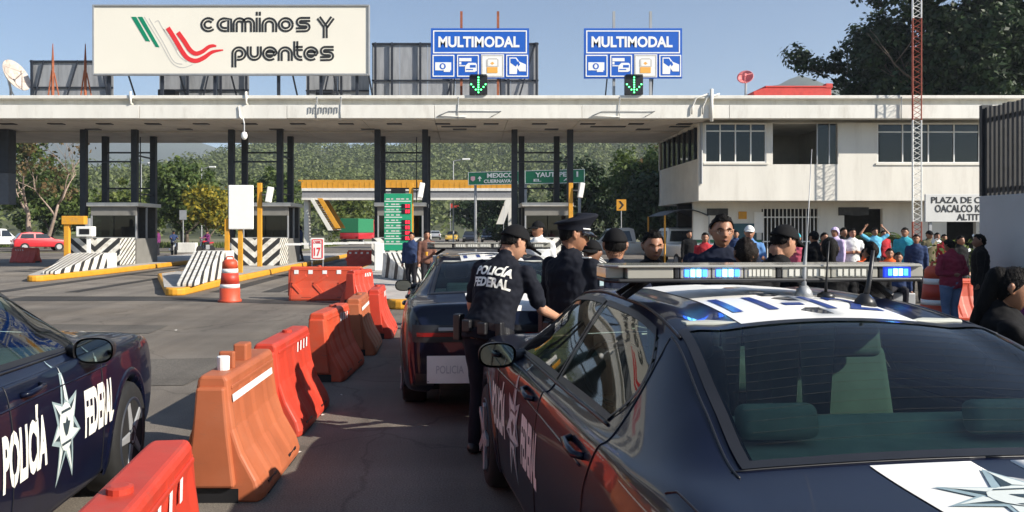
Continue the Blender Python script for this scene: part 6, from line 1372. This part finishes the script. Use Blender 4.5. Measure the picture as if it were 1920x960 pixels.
    return rt, so, T, C, sh, fx, fy
OG = 'officers between the patrol cars'
# bending officer with lettering on his back
A = person('officer bending forward with POLICÍA FEDERAL across his back',   .14, 6.05, R(-32), 1.76, 'uniform', 'uniform', 'skin_light', cap='cap', lean=21, side=5, head=(-24,-30), hs=1.1, aL=((-.30,.0,-1),(-.05,.35,-1)), aR=((.35,.25,-1),(.1,1,-.35)), sleeves='short', near=True, bw=1.12, vox=.011, group=OG)
rt, so, T, C, sh, fx, fy = A
bvs = BVHTree.FromPolygons([v.co[:] for v in so.data.vertices], [p.vertices[:] for p in so.data.polygons])
for tx, zz, w in (('POLICÍA', .420, .32), ('FEDERAL', .320, .32)):
    me = text_mesh(tx, w, .075 if tx == 'FEDERAL' else .095, .045); bm = bmesh.new(); bm.from_mesh(me)
    for ax in (0, 1):
        for t in np.arange(-.2, .2, .02): bmesh.ops.bisect_plane(bm, geom=bm.verts[:]+bm.edges[:]+bm.faces[:], plane_co=(t if ax == 0 else 0, t if ax else 0, 0), plane_no=(1-ax, ax, 0))
    bmesh.ops.triangulate(bm, faces=bm.faces); bm.to_mesh(me); bm.free(); c0 = C(zz); up = (C(1)-C(0)).normalized()
    for v in me.vertices:
        o = c0+fx*v.co.x+up*v.co.y-fy*.5; hh = bvs.ray_cast(o, fy)
        if hh[0] is not None: v.co = hh[0]-fy*.004
    mesh_obj('lettering', me, 'decal_white', so)
def duty_belt(rt, C, fx, fy, bw=1.12):
    g = MB(); pts = [C(.0)+fx*math.cos(a)*(.168*bw+.024)+fy*math.sin(a)*(.12*bw+.024) for a in np.linspace(0, 2*PI, 29)]
    G = [[p+Vector((0,0,dz))+(p-C(0)).normalized()*o for dz, o in ((-.026,-.008),(-.026,.006),(.026,.006),(.026,-.008))] for p in pts]; g.grid(G, closed_v=True); g.build('belt', 'black_plastic', rt)
    for a, sz in ((-40,(.05,.06,.16)),(-75,(.07,.045,.09)),(-110,(.07,.045,.09)),(-160,(.06,.08,.20))):
        p = C(-.03)+fx*math.cos(R(a))*(.168*bw+.045)+fy*math.sin(R(a))*(.12*bw+.045); g = MB(); g.box(p, sz); g.build('pouch', 'black_plastic', rt, bevel=.01)
duty_belt(rt, C, fx, fy)
B = person('officer in a peaked cap standing in profile facing right', .82, 6.50, R(-48), 1.76, 'uniform', 'uniform', 'skin_brown', cap='peaked', head=(-4,-32), near=True, bw=1.22, hs=1.14, aR=((.2,.1,-1),(.0,.8,-.5)), aL=((-.2,.05,-1),(0,.7,-.6)), group=OG)
g = MB(); p = B[4]['R'][0]; g.box(p+Vector((-.05,0,.062)), (.08,.035,.012)); g.build('epaulette', 'decal_white', B[1], bevel=.003); g = MB(); p = B[4]['R'][0].lerp(B[4]['R'][1], .45)+Vector((.062,0,0)); g.box(p, (.012,.05,.055)); g.build('sleeve_patch', 'decal_silver', B[1], bevel=.004)
duty_belt(B[0], B[3], B[5], B[6], 1.22)
person('officer in navy standing between the peaked cap and the black baseball cap, mostly hidden', 1.06, 7.0-.12, R(150), 1.60, 'uniform_navy', 'uniform', 'skin_dark', near=False, bw=1.3, cap='cap', group=OG)
person('officer in a black baseball cap seen from behind, right of the peaked cap', 1.18, 6.46, R(4), 1.66, 'uniform_navy', 'uniform', 'skin_brown', cap='cap', head=(-6,-8), near=True, bw=1.32, hs=1.17, group=OG)
person('young man facing the camera without a cap, in dark clothes', 1.60, 7.0, R(176), 1.66, 'black_cloth', 'dark_trousers', 'skin_brown', head=(-6,6), near=True, bw=1.25, hs=1.12, group=OG)
person('older man with glasses facing the camera in a navy jacket', 2.10, 6.66, R(168), 1.80, 'uniform_navy', 'uniform', 'skin_brown', 'hair_black', head=(0,8), near=True, bw=1.35, hs=1.06, glasses=True, group=OG)
person('man in a black cap bowing his head to the right behind the light bar', 2.58, 6.7, R(-70), 1.70, 'black_cloth', 'dark_trousers', 'skin_light', cap='cap', head=(-20,-5), near=True, bw=1.25, hs=1.18, group=OG)
person('person with short dark hair seen from behind, before the man with glasses', 2.20, 6.36, R(-6), 1.60, 'black_cloth', 'dark_trousers', 'skin_dark', 'hair_brown', near=True, bw=1.2, hs=1.12, group=OG)
CG = 'bystanders in front of the office'
person('bystander with bushy black hair just right of the thin aerials', wx(1556,9), 9.0, R(-15), 1.56, 'black_cloth', 'dark_trousers', 'skin_dark', long_hair=True, group=CG, bw=1.2, hs=1.2)
person('dark-haired bystander seen from behind above the right half of the light bar', wx(1634,9.4), 9.4, R(10), 1.55, 'black_cloth', 'dark_trousers', 'skin_dark', group=CG, bw=1.1)
W1 = person('woman at the right edge covering her face with one hand', 2.63, 3.95, R(-112), 1.52, 'black_cloth', 'dark_trousers', 'skin_brown', long_hair=True, head=(-16,-4), aL=((-.1,.4,-1),(.2,.8,.2)), aR=((-.05,.72,-.68),(-.50,-.02,.86)), near=True, group=CG)
person('person in a purple top behind the woman covering her face', 3.62, 5.05, R(100), 1.66, 'purple_cloth', 'dark_trousers', 'skin_brown', group=CG, bw=1.1)
person('woman in a maroon top and pale jeans standing before the wall', wx(1783,13.1), 13.1, R(14), 1.54, 'maroon_cloth', 'jeans', 'skin_dark', head=(-12,0), aL=((-.35,-.1,-1),(.9,-.35,-.1)), aR=((.35,-.1,-1),(-.9,-.35,-.1)), group=CG, bw=1.2)
person('man in dark clothes leaning by the end of the grey wall', wx(1838,13.2), 13.2, R(60), 1.62, 'black_cloth', 'dark_trousers', 'skin_dark', side=6, group=CG, bw=1.1)
FAR = [('man in a blue shirt and white cap right of the man with glasses', 1405, 14.2, 165, 1.76, 'blue_cloth', 'grey_cloth', dict(cap='white_cap', hair='hair_black', aL=((-.2,.2,-1),(.1,1,.2)), sleeves='long')),
 ('child in a pink top and teal cap behind the black cap', 1494, 16.5, 150, 1.62, 'pink_cloth', 'jeans', dict(cap='teal_cap', sleeves='short')),
 ('person in a lavender hooded jacket before the office door', 1566, 20, 120, 1.74, 'lavender_cloth', 'dark_trousers', dict(cap='hood')),
 ('person in black standing close behind the lavender hood', 1581, 21, 200, 1.74, 'black_cloth', 'dark_trousers', dict()),
 ('man in a white T-shirt with folded arms', 1598, 20, 175, 1.72, 'white_cloth', 'grey_cloth', dict(sleeves='short', aL=((-.25,.25,-.9),(.95,.3,.1)), aR=((.25,.25,-.9),(-.95,.3,.05)))),
 ('person in bright blue with both hands raised behind the head', 1640, 24, 180, 1.74, 'sky_cloth', 'dark_trousers', dict(sleeves='short', aL=((-.8,.0,.55),(.55,-.1,.7)), aR=((.8,.0,.55),(-.55,-.1,.7)))),
 ('man in a turquoise shirt standing by the lattice mast', 1697, 20, 140, 1.74, 'teal_cloth', 'dark_trousers', dict(sleeves='short', bw=1.1)),
 ('man in brown camouflage right of the lattice mast', 1742, 22, 190, 1.66, 'camo_cloth', 'camo_cloth', dict(cap='cap')),
 ('person in a red and white top near the leafy bush', 1770, 22, 170, 1.56, 'red_cloth', 'jeans', dict()),
 ('worker in an orange vest sitting, nearer the white T-shirt man', 1622, 18, 200, 1.68, 'vest_orange', 'dark_trousers', dict(sit=1.)),
 ('worker in an orange vest sitting, nearer the lattice mast', 1668, 18, 160, 1.68, 'vest_orange', 'dark_trousers', dict(sit=1.)),
 ('person in dark red before the white pickup at the office corner', 1322, 18, 170, 1.62, 'red_cloth', 'dark_trousers', dict()),
 ('person in black beside the white pickup', 1292, 24, 190, 1.66, 'black_cloth', 'dark_trousers', dict()),
 ('person in dark clothes squatting left of the turquoise shirt', 1685, 17, 150, 1.6, 'navy_cloth', 'dark_trousers', dict(sit=1.)),
 ('man in a white shirt and black cap between bending officer and peaked cap', 1010, 12.6, 170, 1.82, 'white_cloth', 'dark_trousers', dict(cap='cap', head=(0,-50))),
 ('person with a white cap over the front patrol car roof', 960, 13.4, 10, 1.72, 'black_cloth', 'dark_trousers', dict(cap='white_cap')),
 ('person in a navy jacket standing beside the green price board', 772, 21.5, 160, 1.62, 'navy_cloth', 'dark_trousers', dict(bw=1.2)),
 ('person in brown holding a yellow cup beside the navy jacket', 800, 21, 200, 1.66, 'brown_cloth', 'dark_trousers', dict(aL=((-.1,.3,-1),(.2,1,.1)))),
 ('person in black walking past the second booth columns', 563, 38, 90, 1.68, 'navy_cloth', 'dark_trousers', dict(step=.12)),
 ('person in black just right of the thin aerials in the crowd', 1527, 15, 10, 1.66, 'black_cloth', 'dark_trousers', dict(cap='cap')),
 ('person in brown among the crowd before the barred gate', 1545, 19, 200, 1.62, 'brown_cloth', 'dark_trousers', dict()),
 ('person in red behind the raised arms', 1656, 26, 190, 1.66, 'red_cloth', 'dark_trousers', dict()),
 ('person in navy at the foot of the lattice mast', 1718, 18.5, 150, 1.58, 'navy_cloth', 'dark_trousers', dict()),
 ('woman with long hair in white beside the camouflage man', 1757, 24, 170, 1.60, 'white_cloth', 'jeans', dict(long_hair=True)),
 ('person in black in front of the leafy bush', 1800, 17.5, 200, 1.56, 'black_cloth', 'dark_trousers', dict()),
 ('person in dark blue under the teal notice board', 1380, 24, 170, 1.66, 'navy_cloth', 'jeans', dict()),
 ('person in purple beyond the first booth', 297, 52, 100, 1.66, 'purple_cloth', 'dark_trousers', dict())]
for (lb, xp, d, rz, h, shm, lgm, kw) in FAR:
    kw = dict(kw); kw.setdefault('skin', 'skin_brown'); person(lb, wx(xp,d), d, R(rz), h, shm, lgm, vox=.018 if d < 20 else .022, group=CG if xp > 1250 else 'people around the toll lanes', z0=.2 if xp in (563,) else 0, **kw)
for xp, lb in ((1622,'nearer the white T-shirt man'),(1668,'nearer the lattice mast'),(1685,'under the squatting person')):
    d = 17 if xp == 1685 else 18; b = MB(); b.bb(-.25,.25,-.2,.2,0,.36); tag(b.build('crate', 'grey_metal', loc=(wx(xp,d), d, 0), bevel=.02), 'grey crate used as a seat, '+lb, 'crate')
cu = MB(); cu.lathe([(.03,0),(.04,.1)], 10); tag(cu.build('cup', 'yellow_paint', loc=(wx(800,20.7), 20.62, 1.02)), 'yellow cup held by the person in brown', 'cup')
# motorcycles with riders beyond the lanes
def motorcycle(label, xp, d, rz, m, rider, rlabel):
    mc = thing('motorcycle', label, 'motorcycle', (wx(xp,d), d, 0), rz, 'motorcycles beyond the lanes')
    for yy in (-.62, .66): b = MB(); b.lathe([(.22,-.05),(.29,-.05),(.31,0),(.29,.05),(.22,.05)], 20, (0,yy,.31), axis='x'); w = b.build('wheel', 'rubber', mc); b = MB(); b.lathe([(.03,-.03),(.21,-.01),(.21,.01),(.03,.03)], 12, (0,yy,.31), axis='x'); b.build('rim', 'grey_metal', w)
    b = MB(); b.tube([(0,.66,.31),(0,.45,.8),(0,.38,1.0)], .03, 6); b.build('fork', 'chrome', mc); b = MB(); b.tube([(-.32,.25,1.03),(0,.38,1.0),(.32,.25,1.03)], .016, 6); b.build('handlebar', 'black_plastic', mc)
    b = MB(); b.prism([(-.7,.75),(-.1,.70),(.1,.72),(.38,.82),(.34,.95),(.05,.92),(-.1,.80),(-.7,.85)], -.12, .12, 'x'); b.build('tank_and_seat', m, mc, bevel=.04); b = MB(); b.bb(-.15,.15,-.25,.25,.32,.66); b.build('engine', 'grey_metal', mc, bevel=.05)
    b = MB(); b.lathe([(.03,-.05),(.09,0),(.09,.06)], 12, (0,.48,.9), axis='y'); b.build('headlight', 'chrome', mc); b = MB(); b.tube([(.14,.1,.35),(.17,-.3,.33),(.18,-.75,.42)], .035, 6); b.build('exhaust', 'chrome', mc)
    person(rlabel, wx(xp,d)-math.sin(rz)*-.15, d-.15*math.cos(rz), rz, 1.66, rider, 'dark_trousers', vox=.024, sit=1., z0=.36, group='people around the toll lanes', cap='cap', aL=((-.2,.7,-.7),(.1,.9,.1)), aR=((.2,.7,-.7),(-.1,.9,.1)), stance=.2)
motorcycle('grey motorcycle before the pale concrete block', 326, 52, R(-150), 'grey_metal', 'navy_cloth', 'rider in navy on the grey motorcycle')
motorcycle('red motorcycle beside the yellow tree', 386, 54, R(160), 'paint_red', 'purple_cloth', 'rider in purple on the red motorcycle')
# ---------------------------------------------------------------- haze
hz = MB(); hz.bb(-8000, 8000, -150, 4200, -1.2, 330); me = hz.mesh('haze')
hm = bpy.data.materials.new('haze'); hm.use_nodes = True; N = hm.node_tree.nodes; N.remove(N['Principled BSDF']); pv = N.new('ShaderNodeVolumePrincipled'); pv.inputs['Color'].default_value = (.80,.88,1,1); pv.inputs['Density'].default_value = .00031; pv.inputs['Anisotropy'].default_value = .2
hm.node_tree.links.new(pv.outputs[0], N['Material Output'].inputs['Volume'])
tag(mesh_obj('haze', me, hm), kind='stuff')
bpy.data.scenes.remove(WORK)
